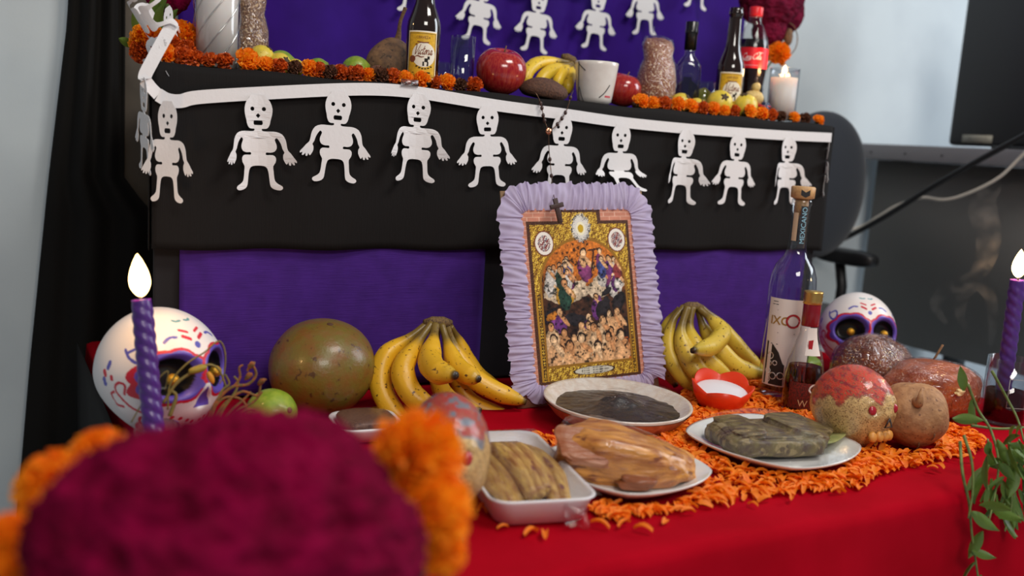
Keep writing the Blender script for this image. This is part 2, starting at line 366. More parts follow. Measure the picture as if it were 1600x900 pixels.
# ------------------------------------------------------------------ rosary
Mbead = mat('bead', lin(60, 36, 30), .35); Mchain = mat('chain', lin(110, 84, 66), .35, metal=1)
ro = thing('rosary', 'brown bead rosary with wooden cross hanging over the black cloth', 'rosary', (0, 0, 0))
A = [W(826, 141, 1.452), W(838, 147, 1.437), W(846, 166, 1.434), W(850, 186, 1.434), W(857, 205, 1.432)]
B = [W(896, 141, 1.452), W(892, 150, 1.436), W(885, 173, 1.434), W(872, 193, 1.433), W(858, 206, 1.432)]
Cc = [W(857, 207, 1.431), W(858, 235, 1.431), W(861, 268, 1.431), W(864, 298, 1.37), W(867, 312, 1.335)]
bead = mesh('bead', *(lambda v: (v[0]*np.array((.0032, .0032, .0042)), v[1]))(ball(10, 8)))
bead.materials.append(Mbead)
for P, ts in ((A, (.45, .55, .68, .8)), (B, (.3, .55, .66, .77)), (Cc, (.36, .56, .8))):
    c = catmull(P, 14); ob('chain', tube(c, .0008, 5), Mchain, ro)
    for q in ts: ob('bead', bead, None, ro, tuple(c[int(q*(len(c)-1))]))
ob('medal', xf(lathe([(0, -.002), (.0055, -.002), (.0065, 0), (.0055, .002), (0, .002)], 20), rot=(PI/2, 0, 0)), mat('copper', lin(200, 140, 110), .25, metal=1), ro, W(857, 205, 1.429))
Mcross = mat('cross_wood', lin(66, 38, 30), .5, c2=lin(48, 28, 24), scale=60)
cr = ob('cross', box(.0085, .0045, .042, .001, c=(0, 0, -.021)), Mcross, ro, W(867, 310, 1.335), (-.18, -.24, 0))
ob('crossbar', box(.026, .0045, .008, .001, c=(0, -.0004, -.013)), Mcross, cr)

# ------------------------------------------------------------------ framed print with crepe ruffle
FW, FH = .230, .301
def print_paint(u, v):
    n = len(u); x = u*FW; y = v*FH
    Z3 = np.stack([x, y, 0*x], 1)*100
    rgb = np.tile(L(196, 128, 104), (n, 1))
    def put(mask, c): rgb[mask] = c
    def ell(cx, cy, rx, ry, a=0):
        dx, dy = u-cx, (v-cy)*FH/FW; ca, sa = math.cos(a), math.sin(a); return ((dx*ca+dy*sa)/rx)**2+((-dx*sa+dy*ca)/ry)**2
    # brick border
    row = np.floor(y/.0075); jx = (x+(row % 2)*.012) % .024; jy = y % .0075
    put((jx < .0012) | (jy < .001), L(222, 178, 156)); nb = sinoise(Z3, 1.5, 3); rgb[:] = rgb*(1+.12*nb[:, None])
    fr = (u > .045) & (u < .955) & (v > .012) & (v < np.where((u > .33) & (u < .70), .99, .925))
    put(fr, L(70, 38, 26))
    fr2 = (u > .075) & (u < .93) & (v > .03) & (v < np.where((u > .36) & (u < .67), .975, .905))
    fil = np.sin(x*900+3*np.sin(y*500))*np.sin(y*850+3*np.sin(x*620)); f2 = sinoise(Z3, 8, 9, 2)
    gold = np.where((fil+.5*f2 > .1)[:, None], L(226, 180, 56), L(120, 78, 22)); hi = fil+.6*f2 > .75
    gold = np.where(hi[:, None], L(242, 206, 90), gold)
    rgb[fr2] = gold[fr2]
    put(fr & ~fr2 & (np.abs(fil) > .8), L(120, 80, 50))
    # pilaster strips
    pil = fr2 & (v < .52) & ((u < .135) | (u > .875)); inner = pil & ((np.abs(u-.105) < .013) | (np.abs(u-.902) < .013))
    put(pil & ~inner, L(176, 128, 34)); put(inner & (np.sin(y*1200)+np.sin(x*1500) > .2), L(56, 36, 16))
    # arched scene
    arch = (u > .135) & (u < .875) & (v > .115) & ((v < .55) | (((u-.505)/.37)**2+((v-.55)/.265)**2 < 1))
    rim = (u > .115) & (u < .895) & (v > .10) & ((v < .55) | (((u-.505)/.39)**2+((v-.55)/.282)**2 < 1)) & ~arch
    put(rim, L(150, 104, 30))
    def vn(k, seed):
        g0 = np.random.default_rng(seed).normal(size=(k*2+2, k+2)); a_, b_ = u*(k-.01), v*(k*1.4-.01); i, j = a_.astype(int), b_.astype(int); fa, fb = a_-i, b_-j; fa = fa*fa*(3-2*fa); fb = fb*fb*(3-2*fb)
        return (g0[j, i]*(1-fa)+g0[j, i+1]*fa)*(1-fb)+(g0[j+1, i]*(1-fa)+g0[j+1, i+1]*fa)*fb
    n1 = vn(9, 21)+.5*vn(20, 22); n2 = vn(26, 5)+.5*vn(55, 6)
    sky = np.array([L(214, 120, 40)*max(0, 1)]*n); d = ell(.55, .74, .3, .2); sky = sky*np.clip(1.15-.25*d, .25, 1.2)[:, None]
    low = L(66, 38, 24)[None, :]*(1+.4*n2[:, None]); low = np.where((n1 > .6)[:, None], L(38, 26, 24), low)
    k = np.clip((v-.46+.04*n1)/.16, 0, 1)[:, None]; sc = sky*k+low*(1-k)
    fire = (v < .24) & (n2+.6*n1 > .7); sc[fire] = L(176, 84, 28)
    rgb[arch] = sc[arch]
    g = np.random.default_rng(11)
    def blob(cx, cy, rx, ry, a, c):
        e = ell(cx, cy, rx, ry, a)+.18*n2; mk = arch & (e < 1); sh = np.clip(1.18-.5*e+.15*n2, .35, 1.25)
        rgb[mk] = (np.array(c)[None, :]*sh[:, None])[mk]
    for i in range(26):   # cloud banks
        blob(.2+.62*g.random(), .46+.12*g.random()+.04*abs(g.normal()), .05+.05*g.random(), .03+.02*g.random(), g.normal()*.3, L(226, 200, 168))
    robes = [L(110, 52, 120), L(134, 60, 110), L(44, 66, 50), L(196, 140, 40), L(70, 80, 140), L(220, 210, 200), L(150, 60, 60)]
    skin = [L(232, 176, 124), L(214, 150, 98), L(240, 196, 150)]
    def fig(cx, cy, s, robe, a=0.):
        blob(cx, cy-.055*s, .045*s, .075*s, a, robe); blob(cx+.03*s, cy-.03*s, .016*s, .05*s, a+.7, skin[g.integers(3)])
        blob(cx, cy+.012*s, .024*s, .028*s, 0, L(60, 36, 24)); blob(cx, cy+.008*s, .019*s, .023*s, 0, skin[g.integers(3)])
    for i in range(16): cx = .19+.2*g.random(); fig(cx, .52+.13*g.random()+(cx-.19)*.5, .9, robes[g.integers(7)])
    for i in range(16): cx = .66+.18*g.random(); fig(cx, .54+.13*g.random()+(.84-cx)*.4, .9, robes[g.integers(7)])
    fig(.52, .725, 1.35, robes[1], .1); blob(.51, .69, .03, .05, .2, skin[0]); blob(.60, .70, .008, .09, -.2, L(70, 36, 20)); blob(.60, .755, .05, .008, .1, L(70, 36, 20))
    blob(.33, .49, .085, .075, .4, L(206, 150, 44)); fig(.33, .56, 1.3, L(40, 70, 56))
    blob(.62, .44, .05, .07, .2, L(112, 60, 124)); fig(.60, .47, 1.1, robes[0])
    for cx, cy, rx, ry, a in ((.20, .40, .10, .035, .5), (.42, .36, .14, .045, -.2), (.66, .42, .09, .06, .9), (.80, .44, .05, .09, -.5), (.70, .51, .05, .02, .5)): blob(cx, cy, rx, ry, a, L(40, 34, 38))
    blob(.25, .345, .09, .06, .3, L(124, 60, 130)); blob(.22, .39, .07, .03, .2, L(206, 126, 40)); fig(.27, .40, 1.2, robes[0])
    fig(.52, .36, 1.2, robes[0]); fig(.78, .38, 1.25, skin[1]); fig(.71, .37, 1.2, skin[0])
    for i in range(20):
        cx = .17+.67*g.random(); cy = .16+.17*g.random(); fig(cx, cy+.02, 1.25+.4*g.random(), skin[g.integers(3)]*(.75+.3*g.random()), g.normal()*.25)
    for cx, cy, s in ((.20, .24, 1.5), (.33, .20, 1.6), (.44, .24, 1.5), (.58, .18, 1.6), (.68, .23, 1.5), (.80, .24, 1.6)): fig(cx, cy, s, skin[0], g.normal()*.15)
    n5 = vn(48, 31)*.7+.5*vn(90, 32); n6 = vn(120, 33); rgb[arch] = (rgb*np.clip(.80+.30*n5+.10*n6, .25, 1.6)[:, None])[arch]
    dk = arch & (n5+.1*n6 < -.85); rgb[dk] = rgb[dk]*.25
    # medallions and emblem
    for cx, cy in ((.185, .80), (.835, .81)):
        e = ell(cx, cy, .075, .085); put(fr2 & (e < 1.25), L(120, 60, 30)); put(fr2 & (e < 1), L(236, 226, 214)); put(fr2 & (e < .5) & (f2 > .0), L(130, 60, 60)); put(fr2 & (e < .5) & (f2 < -.5), L(60, 60, 90))
    e = ell(.515, .885, .085, .105); put(fr2 & (e+.3*f2 < 1), L(54, 50, 50)); put(fr2 & (e+.5*fil < .8), L(220, 214, 204)); e = ell(.515, .88, .04, .05); put(e < 1, L(240, 232, 200)); put(e < .4, L(200, 160, 30))
    e = ell(.53, .068, .17, .028); put(e < 1.25, L(60, 40, 24)); put(e < 1, L(206, 198, 180)); put((e < .7) & (np.sin(x*2600+9*np.sin(x*300)) > .1) & (np.abs((v-.068)*FH*1000 % 4-2) > .9), L(70, 64, 60))
    return rgb
GX, GY = 280, 366
PV, PF = grid(GX, GY, lambda u, v: (u*FW, 0*u, v*FH))
pu = PV[:, 0]/FW; pv = PV[:, 2]/FH
a, b, gm = -.011, .247, .032
ux = Vector((math.cos(a), math.sin(a), 0)); nn = Vector((-math.sin(a), math.cos(a), 0)); vz = Vector((0, 0, 1))*math.cos(b)+nn*math.sin(b)
U_ = ux*math.cos(gm)+vz*math.sin(gm); V_ = -ux*math.sin(gm)+vz*math.cos(gm); N_ = V_.cross(U_)   # N_ faces away from viewer's side check below
if N_.y > 0: N_ = -N_
frame = thing('religious_print', 'framed religious print with pleated lilac crepe paper ruffle border', 'picture')
frame.matrix_world = Matrix((tuple(U_)+(0,), tuple(-N_)+(0,), tuple(V_)+(0,), (0, 0, 0, 1))).transposed()
frame.matrix_world.translation = Vector((.792, 1.284, .432))
ob('print', mesh('print', PV, PF, True, print_paint(pu, pv)), mat('printed_paper', (1, 1, 1), .35, vc=True), frame, (0, -.003, 0))
ob('backing_board', box(FW+.06, .004, FH+.06, c=(FW/2, .004, FH/2)), mat('cardboard', lin(150, 120, 90), .9), frame)
# ruffle: pleats around the rectangle
def ruffle():
    hw, hh, rc = FW/2-.004, FH/2-.004, .012; P = []; Nn = []
    for cx, cy, a0 in ((hw-rc, hh-rc, 0), (-hw+rc, hh-rc, 90), (-hw+rc, -hh+rc, 180), (hw-rc, -hh+rc, 270)):
        for k in range(40): t = math.radians(a0+k*90/39); P.append((cx+rc*math.cos(t), cy+rc*math.sin(t))); Nn.append((math.cos(t), math.sin(t)))
    P = np.array(P); Nn = np.array(Nn); P = np.vstack([P, P[:1]]); Nn = np.vstack([Nn, Nn[:1]])
    outer = P+Nn*.03; s = np.concatenate([[0], np.cumsum(np.linalg.norm(np.diff(outer, axis=0), axis=1))]); n = 1500
    q = np.linspace(0, s[-1], n, endpoint=False); pt = np.stack([np.interp(q, s, P[:, i]) for i in (0, 1)], 1); nm = np.stack([np.interp(q, s, Nn[:, i]) for i in (0, 1)], 1)
    nm /= np.linalg.norm(nm, axis=1)[:, None]; ph = np.cumsum(.55+.5*(sinoise(np.stack([q*40, 0*q, 0*q], 1), 1, 4, 2)+1.2))*s[-1]/n*330
    V = []; m = 12
    tg = np.stack([-nm[:, 1], nm[:, 0]], 1)
    for j in range(m):
        t = j/(m-1); fade = np.where(nm[:, 1] < -.5, .66, 1.0)   # shorter along the bottom
        wj = (t*(.047+.002*np.sin(ph*.5)+.0012*np.sin(ph*1.7)))*fade
        amp = .0024*(.25+.75*abs(t-.45)*1.8)
        dep = amp*np.sin(ph+1.2*np.sin(t*5+q*30))+.0009*np.sin(ph*2.3+t*4)
        sk = .004*t*np.sin(q*23+1)
        xy = pt+nm*wj[:, None]+tg*(sk+.0025*t*np.sin(ph*.7))[:, None]
        V.append(np.stack([FW/2+xy[:, 0], -.0045-.004*np.sin(PI*t)-dep-.0*t, FH/2+xy[:, 1]], 1))
    V = np.concatenate(V); F = [(j*n+i, j*n+(i+1) % n, (j+1)*n+(i+1) % n, (j+1)*n+i) for j in range(m-1) for i in range(n)]
    return V, F
ob('ruffle', ruffle(), mat('lilac_crepe', lin(212, 198, 228), .85, c2=lin(202, 186, 220), scale=6, transl=.35), frame)
ob('easel_leg', xf(box(.06, .003, .30, c=(0, 0, -.15)), (FW/2, .012, .27), (.42, 0, 0)), mat('cardboard_leg', lin(150, 120, 90), .9), frame)
# ------------------------------------------------------------------ candles with flames
def flame(parent, loc, h=.045, r=.009, power=.9, lean=0.):
    prof = [(0, 0), (.45, .06), (.85, .2), (1, .36), (.86, .58), (.5, .8), (.18, .94), (0, 1)]
    P = catmull([(x*r, z*h, 0) for x, z in prof], 5); V, F = lathe([(max(0, p[0]), p[1]) for p in P], 20)
    ob('wick', tube([(0, 0, -.01), (.0005, 0, -.002), (.001, 0, .006)], .0011, 6), M_wick, parent, loc)
    f = ob('flame', (V, F), M_flame, parent, Vector(loc)+Vector((0, 0, .003)), (0, lean, 0))
    l = bpy.data.lights.new('candle_glow', 'POINT'); l.energy = power; l.color = (1, .55, .22); l.shadow_soft_size = .012
    lo = bpy.data.objects.new('candle_glow', l); COL.objects.link(lo); lo.parent = parent; lo.location = Vector(loc)+Vector((0, 0, h*.5))
    return f
def twisted_candle(h, r, turns, n=48, m=90):
    V = []; F = []
    for j in range(m):
        t = j/(m-1); z = h*t; tw = turns*2*PI*t; sh = min(1, (1-t)*12)
        for k in range(n):
            a = 2*PI*k/n; rr = r*(.86+.14*sh*abs(math.cos(1.5*(a+tw)))); V.append((rr*math.cos(a), rr*math.sin(a), z))
    V.append((0, 0, h-.003)); c = len(V)-1
    F = [(j*n+k, j*n+(k+1) % n, (j+1)*n+(k+1) % n, (j+1)*n+k) for j in range(m-1) for k in range(n)]+[((m-1)*n+k, (m-1)*n+(k+1) % n, c) for k in range(n)]
    return np.array(V), F
M_wax = mat('purple_wax', lin(82, 42, 124), .35, sss=.6, coat=.1); M_wax.node_tree.nodes['Principled BSDF'].inputs['Subsurface Radius'].default_value = (.012, .004, .01)
def axis_rot(b, t): return (Vector(t)-Vector(b)).to_track_quat('Z', 'Y').to_euler()
def glass_jar(r, h, th=.003, n=36): return lathe([(0, .004), (r*.9, .004), (r-th, .012), (r-th, h), (r, h+.001), (r, .006), (r*.93, 0), (0, 0)], n)
# left candle
bl, tl = Wd(245, 720, 1.15), Wd(221, 468, 1.155)
cl = thing('taper_candle', 'lit purple spiral candle in front of the left painted skull', 'candle', bl, axis_rot(bl, tl))
hc = (tl-bl).length; ob('wax_body', twisted_candle(hc, .0132, 4.2), M_wax, cl); flame(cl, (0, 0, hc), .054, .0125, .32)
bj = Vector((bl.x, bl.y, T0+.003))
jar = thing('candle_jar', 'small glass jar holding the left purple candle', 'jar', bj)
ob('glass', glass_jar(.026, .06), M_glass, jar)
bl.z = max(bl.z, T0+.008)
# right candle and its jar
br, tr = W(1564, 640, .955), W(1590, 437, .955)
br.z = T0+.014
c2_ = thing('taper_candle', 'lit purple spiral candle standing in the jar at the right edge', 'candle', br, axis_rot(br, tr))
hc = (tr-br).length; ob('wax_body', twisted_candle(hc, .0135, 4.5), M_wax, c2_); flame(c2_, (0, 0, hc), .05, .0115, .5)
jp = Vector((br.x+.008, br.y+.0, T0+.002))
jar = thing('candle_jar', 'clear glass jar with dark wax holding the right purple candle', 'jar', jp)
ob('glass', glass_jar(.037, .115), M_glass, jar)
ob('dark_wax', lathe([(0, .006), (.032, .006), (.0325, .058), (.015, .061), (0, .061)], 30), film('dark_tint', (.12, .05, .05), .1, 0, gain=.3, base=.0), jar)
ob('label_outline', join(xf(box(.030, .0006, .0008), (0, -.0376, .085)), xf(box(.030, .0006, .0008), (0, -.0376, .035)), xf(box(.0008, .0006, .05), (-.015, -.0365, .06)), xf(box(.0008, .0006, .05), (.015, -.0365, .06))), mat('label_print', lin(170, 165, 160), .6), jar, None, (0, 0, -.55))

# ------------------------------------------------------------------ fruit and vegetables
def fruit(rx, ry, rz, seed=1, lump=.02, freq=2.0, dimple=0., nu=40, nv=26, taper=0., dimb=0.):
    V, F = ball(nu, nv); n = sinoise(V, freq, seed, 2)
    z = V[:, 2]; rad = 1+lump*n; P = V*rad[:, None]
    rho = np.hypot(V[:, 0], V[:, 1])
    P[:, 2] -= dimple*np.exp(-(rho/.28)**2)*(z > 0); P[:, 2] += dimb*np.exp(-(rho/.25)**2)*(z < 0)
    if taper: k = 1+taper*z; P[:, 0] *= k; P[:, 1] *= k
    return P*np.array((rx, ry, rz)), F
M_coco = mat('coconut_husk', lin(112, 96, 34), .38, c2=lin(124, 82, 34), scale=9, bump=.0006, bscale=40, spots=.63, spotc=lin(84, 56, 30), spotscale=14, coat=.15)
co = thing('coconut', 'whole olive brown coconut beside the purple panel', 'coconut', (.452, 1.352, T0+.073))
V, F = fruit(.081, .078, .074, 4, .018, 1.6, 0, 64, 44)
an = np.arctan2(V[:, 1], V[:, 0]); V[:, :2] *= (1+.025*np.cos(3*an+.5)*np.clip(V[:, 2]/.07+.3, 0, 1))[:, None]
ob('husk', (V, F), M_coco, co, (0, 0, 0), (.25, -.12, 0))
ob('eye_spot', fruit(.005, .005, .002, 2), mat('coco_eye', lin(80, 50, 30), .8), co, (.004, -.018, .0705), (.2, 0, 0))
M_lime = mat('lime_peel', lin(120, 150, 34), .3, c2=lin(150, 168, 50), scale=16, bump=.0004, bscale=350, coat=.2)
M_guava = mat('guava_skin', lin(226, 196, 60), .35, c2=lin(206, 184, 66), scale=18, bump=.0004, bscale=120, spots=.68, spotc=lin(120, 90, 40), spotscale=60)
M_apple = mat('apple_skin', lin(150, 18, 30), .18, c2=lin(176, 60, 44), scale=8, stretch=(6, 6, .8), coat=.4, spots=.69, spotc=lin(210, 150, 110), spotscale=90)
M_nut = mat('nut_shell', lin(120, 78, 54), .6, c2=lin(88, 56, 42), scale=30, bump=.001, bscale=60)
M_root = mat('jicama_skin', lin(176, 128, 84), .65, c2=lin(150, 104, 66), scale=16, bump=.0012, bscale=50, spots=.62, spotc=lin(118, 76, 50), spotscale=24)
M_rootd = mat('jicama_dark', lin(140, 104, 72), .7, c2=lin(104, 78, 60), scale=16, bump=.0012, bscale=50, spots=.6, spotc=lin(84, 66, 50), spotscale=24)
M_stalk = mat('dry_stalk', lin(126, 92, 62), .8, c2=lin(90, 64, 44), scale=40)
def lime(loc, r, label, m=None, rot=(0, 0, 0), cat='lime', nm='lime'):
    t = thing(nm, label, cat, loc, rot); V, F = fruit(r, r, r*1.05, int(r*1e5), .012, 2)
    V[:, 2] += np.sign(V[:, 2])*.10*r*np.exp(-(np.hypot(V[:, 0], V[:, 1])/(r*.22))**2)
    ob('peel', (V, F), m or M_lime, t); ob('stem_end', lathe([(0, r*1.17), (r*.1, r*1.16), (r*.12, r*1.12), (0, r*1.11)], 10), M_stalk, t); return t
pl = W(424, 632, 1.255); lime((pl.x, 1.255, T0+.037), .035, 'green lime behind the dried stems by the coconut', None, (1.2, .4, .3))
lime((1.40, 1.262, T0+.032), .03, 'green lime beside the clear bottle under the right skull', None, (.9, .2, .3))
lime((1.385, .985, T0+.033), .03, 'green lime between the sesame skull and the wrapped bread', None, (.7, .5, 0))
# jicama on the lower table
j = thing('jicama', 'knobbly tan jicama at the front right of the red table', 'jicama', (1.255, .912, T0+.054), (.15, -.25, .1))
V, F = fruit(.054, .052, .053, 12, .05, 1.5, 0, 56, 36); V[:, 0] += .010*np.clip(-V[:, 2]/.05, 0, 1); ob('root', (V, F), M_root, j)
ob('sprout', tube(catmull([(-.022, -.018, .040), (-.030, -.026, .046), (-.026, -.024, .056), (-.014, -.018, .060)], 6), [.009, .006, .004, .002], 10), M_root, j)
for k, (x, z, ln) in enumerate(((.024, -.012, .003), (.004, -.030, .002))): ob('root_scar', tube(catmull([(-.036+(x-ln/2)*.6, -.032-(x-ln/2)*.75, z), (-.037+x*.6, -.034-x*.75, z+.006), (-.037+(x+ln/2)*.6, -.033-(x+ln/2)*.75, z+.012)], 5), .0012, 5), M_stalk, j)
# ------------------------------------------------------------------ bananas
M_ban = mat('banana_peel', (1, 1, 1), .38, vc=True, spots=.635, spotc=lin(92, 58, 24), spotscale=26, bump=.0003, bscale=60)
def banana(P, r=.017, seed=0, gold=(222, 178, 44), n=15, stem=.22):
    C = catmull(P, 12); m = len(C); t = np.linspace(0, 1, m)
    rad = r*np.interp(t, [0, stem*.6, stem, stem+.16, .55, .82, .93, .97, 1], [.36, .34, .45, .86, 1, .93, .62, .36, .30])
    V, F = tube(C, 1.0, n); V = V.copy()
    for i in range(m):
        for k in range(n):
            a = 2*PI*k/n; pr = 1-.07*abs(math.sin(2.5*a+seed)); V[i*n+k] = C[i]+(V[i*n+k]-C[i])*rad[i]*pr
    col = np.zeros((len(V), 3)); tt = np.concatenate([np.repeat(t, n), [0, 1]])
    base = L(*gold); g1 = L(150, 132, 40); st = L(120, 96, 40)
    k1 = np.clip((tt-stem*.8)/.12, 0, 1)[:, None]; col = st*(1-k1)+base*k1
    k2 = np.clip((tt-.955)/.03, 0, 1)[:, None]; col = col*(1-k2)+L(44, 34, 24)*k2
    k3 = (np.clip((tt-.86)/.08, 0, 1)*(1-np.clip((tt-.95)/.02, 0, 1)))[:, None]*.35; col = col*(1-k3)+g1*k3
    return mesh('banana', V, F, True, col)
def bunch(label, specs, crown, gold, r0=.0185):
    t = thing('banana_bunch', label, 'bananas', (0, 0, 0))
    for k, (pts, r) in enumerate(specs):
        ob('banana', banana([W(*p) for p in pts], r or r0, k*1.3, gold), M_ban, t)
    a, b = W(*crown[0]), W(*crown[1])
    ob('crown', tube([a, a.lerp(b, .3), a.lerp(b, .7), b], [.004, .0095, .0095, .004], 12), mat('crown_cut', lin(120, 92, 50), .8, c2=lin(70, 48, 28), scale=60), t)
    return t
bunch('large ripe banana bunch left of the framed print', [
  ([(668, 506, 1.345), (640, 528, 1.335), (603, 556, 1.325), (594, 600, 1.31), (612, 640, 1.285), (640, 662, 1.26)], .0185),
  ([(674, 506, 1.33), (650, 540, 1.31), (630, 578, 1.285), (646, 618, 1.26), (690, 645, 1.235)], .0195),
  ([(680, 508, 1.325), (677, 532, 1.30), (672, 562, 1.27), (682, 580, 1.225), (713, 587, 1.185)], .0205),
  ([(690, 508, 1.335), (700, 540, 1.31), (712, 570, 1.28), (730, 585, 1.25), (749, 593, 1.225)], .0175),
  ([(697, 508, 1.345), (712, 545, 1.335), (738, 588, 1.31), (776, 612, 1.285), (822, 629, 1.26)], .0175),
  ([(684, 508, 1.36), (680, 560, 1.345), (690, 610, 1.31), (718, 634, 1.28), (751, 642, 1.25)], .0165),
  ([(700, 508, 1.36), (705, 560, 1.36), (728, 620, 1.33), (770, 645, 1.30), (814, 659, 1.275)], .0165),
  ([(704, 510, 1.365), (716, 530, 1.37), (730, 562, 1.365), (752, 590, 1.35), (790, 612, 1.335)], .015)],
  [(662, 503, 1.342), (706, 504, 1.342)], (226, 172, 34))
bunch('speckled banana bunch right of the framed print behind the red bowl', [
  ([(1068, 480, 1.315), (1050, 505, 1.31), (1045, 545, 1.30), (1062, 580, 1.28), (1095, 610, 1.255), (1120, 622, 1.235)], .019),
  ([(1074, 480, 1.30), (1064, 520, 1.285), (1075, 555, 1.265), (1095, 585, 1.24), (1130, 602, 1.22)], .020),
  ([(1082, 480, 1.30), (1078, 515, 1.29), (1090, 545, 1.265), (1112, 570, 1.245), (1145, 592, 1.225)], .018),
  ([(1090, 480, 1.305), (1100, 512, 1.295), (1122, 545, 1.27), (1155, 575, 1.25), (1200, 586, 1.235)], .0195),
  ([(1092, 482, 1.30), (1112, 500, 1.275), (1128, 520, 1.25), (1112, 540, 1.22), (1082, 548, 1.20)], .018),
  ([(1095, 480, 1.325), (1118, 500, 1.325), (1142, 530, 1.32), (1168, 560, 1.31), (1195, 585, 1.30)], .017),
  ([(1062, 482, 1.335), (1046, 500, 1.345), (1040, 530, 1.345), (1042, 570, 1.33), (1056, 604, 1.30)], .017)],
  [(1066, 479, 1.318), (1098, 480, 1.318)], (218, 184, 62), .018)
# ------------------------------------------------------------------ dishes with food
def plate_diag(R, p=1.5, rim=.02, depth=.014, n=72):
    V = []; F = []; rings = [(.0, depth*.0), (.55, 0.001), (.68, .003), (.97, rim), (1.0, rim+.001), (.98, rim-.003), (.66, -.0015), (.55, -.004), (0, -.004)]; idx = []
    for s, z in rings:
        if s == 0: idx.append([len(V)]); V.append((0, 0, z)); continue
        idx.append(list(range(len(V), len(V)+n)))
        for k in range(n):
            a = 2*PI*k/n; c, q = math.cos(a), math.sin(a); rr = R*s/((abs(c)**p+abs(q)**p)**(1/p)) ; V.append((rr*c, rr*q, z))
    for a, b in zip(idx[:-1], idx[1:]):
        for k in range(n):
            k2 = (k+1) % n
            if len(a) == 1: F.append((a[0], b[k], b[k2]))
            elif len(b) == 1: F.append((a[k2], a[k], b[0]))
            else: F.append((a[k], b[k], b[k2], a[k2]))
    return np.array(V), F
def hull_film(R, p, ztop, zr, bulge, n=56, m=16):     # film stretched from the rim over the food
    V = []; F = []
    for j in range(m):
        s = j/(m-1)
        for k in range(n):
            a = 2*PI*k/n; c, q = math.cos(a), math.sin(a); rr = R*s/((abs(c)**p+abs(q)**p)**(1/p))*1.005; x, y = rr*c, rr*q
            V.append((x, y, bulge(x, y, s)))
    F = [(j*n+k, (j+1)*n+k, (j+1)*n+(k+1) % n, j*n+(k+1) % n) for j in range(m-1) for k in range(n)]
    return np.array(V), F
def slab(lx, ly, h, seed, e=.55, lump=.05, nu=56, nv=30):   # soft rounded package
    V, F = ball(nu, nv); P = np.sign(V)*np.abs(V)**e; n = sinoise(V, 2.2, seed, 3); P *= (1+lump*n)[:, None]
    return P*np.array((lx/2, ly/2, h/2)), F
# mole
mo = thing('mole_dish', 'white glazed clay dish of dark mole sauce under cling film', 'dish', (.874, 1.162, T0+.004), (0.03, 0, 0))
ob('dish', lathe([(0, .006), (.06, .007), (.092, .018), (.112, .036), (.117, .039), (.1185, .037), (.100, .016), (.068, .0), (0, 0)], 64), mat('dish_glaze', lin(226, 216, 206), .15, c2=lin(214, 196, 182), scale=14, coat=.4), mo)
ob('clay_underside', lathe([(.1165, .0335), (.099, .0145), (.069, -.001), (.0, -.001), (0, -.0015), (.0705, -.0018), (.101, .0135), (.1175, .033)], 64), mat('clay', lin(176, 110, 82), .5, c2=lin(196, 140, 112), scale=20), mo)
V, F = grid(70, 70, lambda u, v: ((u-.5)*2, (v-.5)*2, 0*u))
rr = np.maximum(np.abs(V[:, 0]), np.abs(V[:, 1])); ang = np.arctan2(V[:, 1], V[:, 0]); x = rr*np.cos(ang)*.102; y = rr*np.sin(ang)*.102
zz = .027+.0012*sinoise(np.stack([x, y, 0*x], 1)*60, 1.2, 8)+.020*np.exp(-(((x+.005)/.035)**2+((y+.008)/.028)**2))*(1+.12*sinoise(np.stack([x, y, 0*x], 1)*60, 2, 3))-.004*rr**4
ob('mole_sauce', (np.stack([x, y, zz], 1), F), mat('mole', lin(34, 19, 13), .3, c2=lin(22, 12, 9), scale=30, bump=.001, bscale=80), mo)
def mb(x, y, s): return .041+.001*math.sin(9*math.atan2(y, x))*s+max(0, .018*math.exp(-(((x+.005)/.04)**2+((y+.008)/.033)**2))-.001)
ob('cling_film', hull_film(.1165, 2, 0, 0, mb, 72, 18), film('film_mole', bump=.007, bscale=30, gain=.25, base=.035, rough=.04), mo)
# tamal plates
def tamal_plate(nm, label, loc, rz, R, food, filmbulge, tilt=(0, 0), ff=None):
    t = thing(nm, label, 'plate', loc, (tilt[0], tilt[1], rz)); ob('plate', plate_diag(R, 1.55), M_white, t); food(t)
    ob('cling_film', hull_film(R, 1.55, 0, 0, filmbulge) if ff is None else ff, M_film, t); return t
M_leaf = mat('steamed_leaf', lin(116, 102, 60), .45, c2=lin(78, 58, 50), scale=7, bump=.003, bscale=25, spots=.56, spotc=lin(140, 122, 84), spotscale=9, stretch=(1, 2.2, 1))
def foodR(t):
    V, F = slab(.165, .105, .036, 31, .5, .07, 110, 60); V[:, 2] += .0022*sinoise(V, 38, 3, 2); ob('tamal', xf((V, F), (-.008, 0, .021), (0, 0, .35)), M_leaf, t)
    f = ob('leaf_fold', xf(slab(.085, .085, .016, 5, .5, .06), (.040, .018, .037), (.1, .08, .75)), M_leaf, t)
    ob('leaf_fold', xf(slab(.05, .095, .012, 6, .5, .06), (-.052, -.010, .037), (0, -.1, .3)), M_leaf, t)
    ob('leaf_tip', xf(slab(.05, .075, .004, 6, .7, .05), (.088, .028, .0185), (0, -.32, -.5)), mat('pale_leaf', lin(176, 178, 112), .45, c2=lin(150, 160, 96), scale=12), t)
tamal_plate('tamal_plate', 'white plate with olive leaf wrapped tamal at the table front right', (1.012, .960, T0+.006), -.55, .128, foodR, lambda x, y, s: .0215+.026*max(0, 1-s**4))
M_husk = mat('corn_husk', lin(214, 146, 64), .35, c2=lin(160, 92, 44), scale=2.2, stretch=(1, 6, 6), bump=.003, bscale=8, spots=.60, spotc=lin(130, 70, 40), spotscale=3)
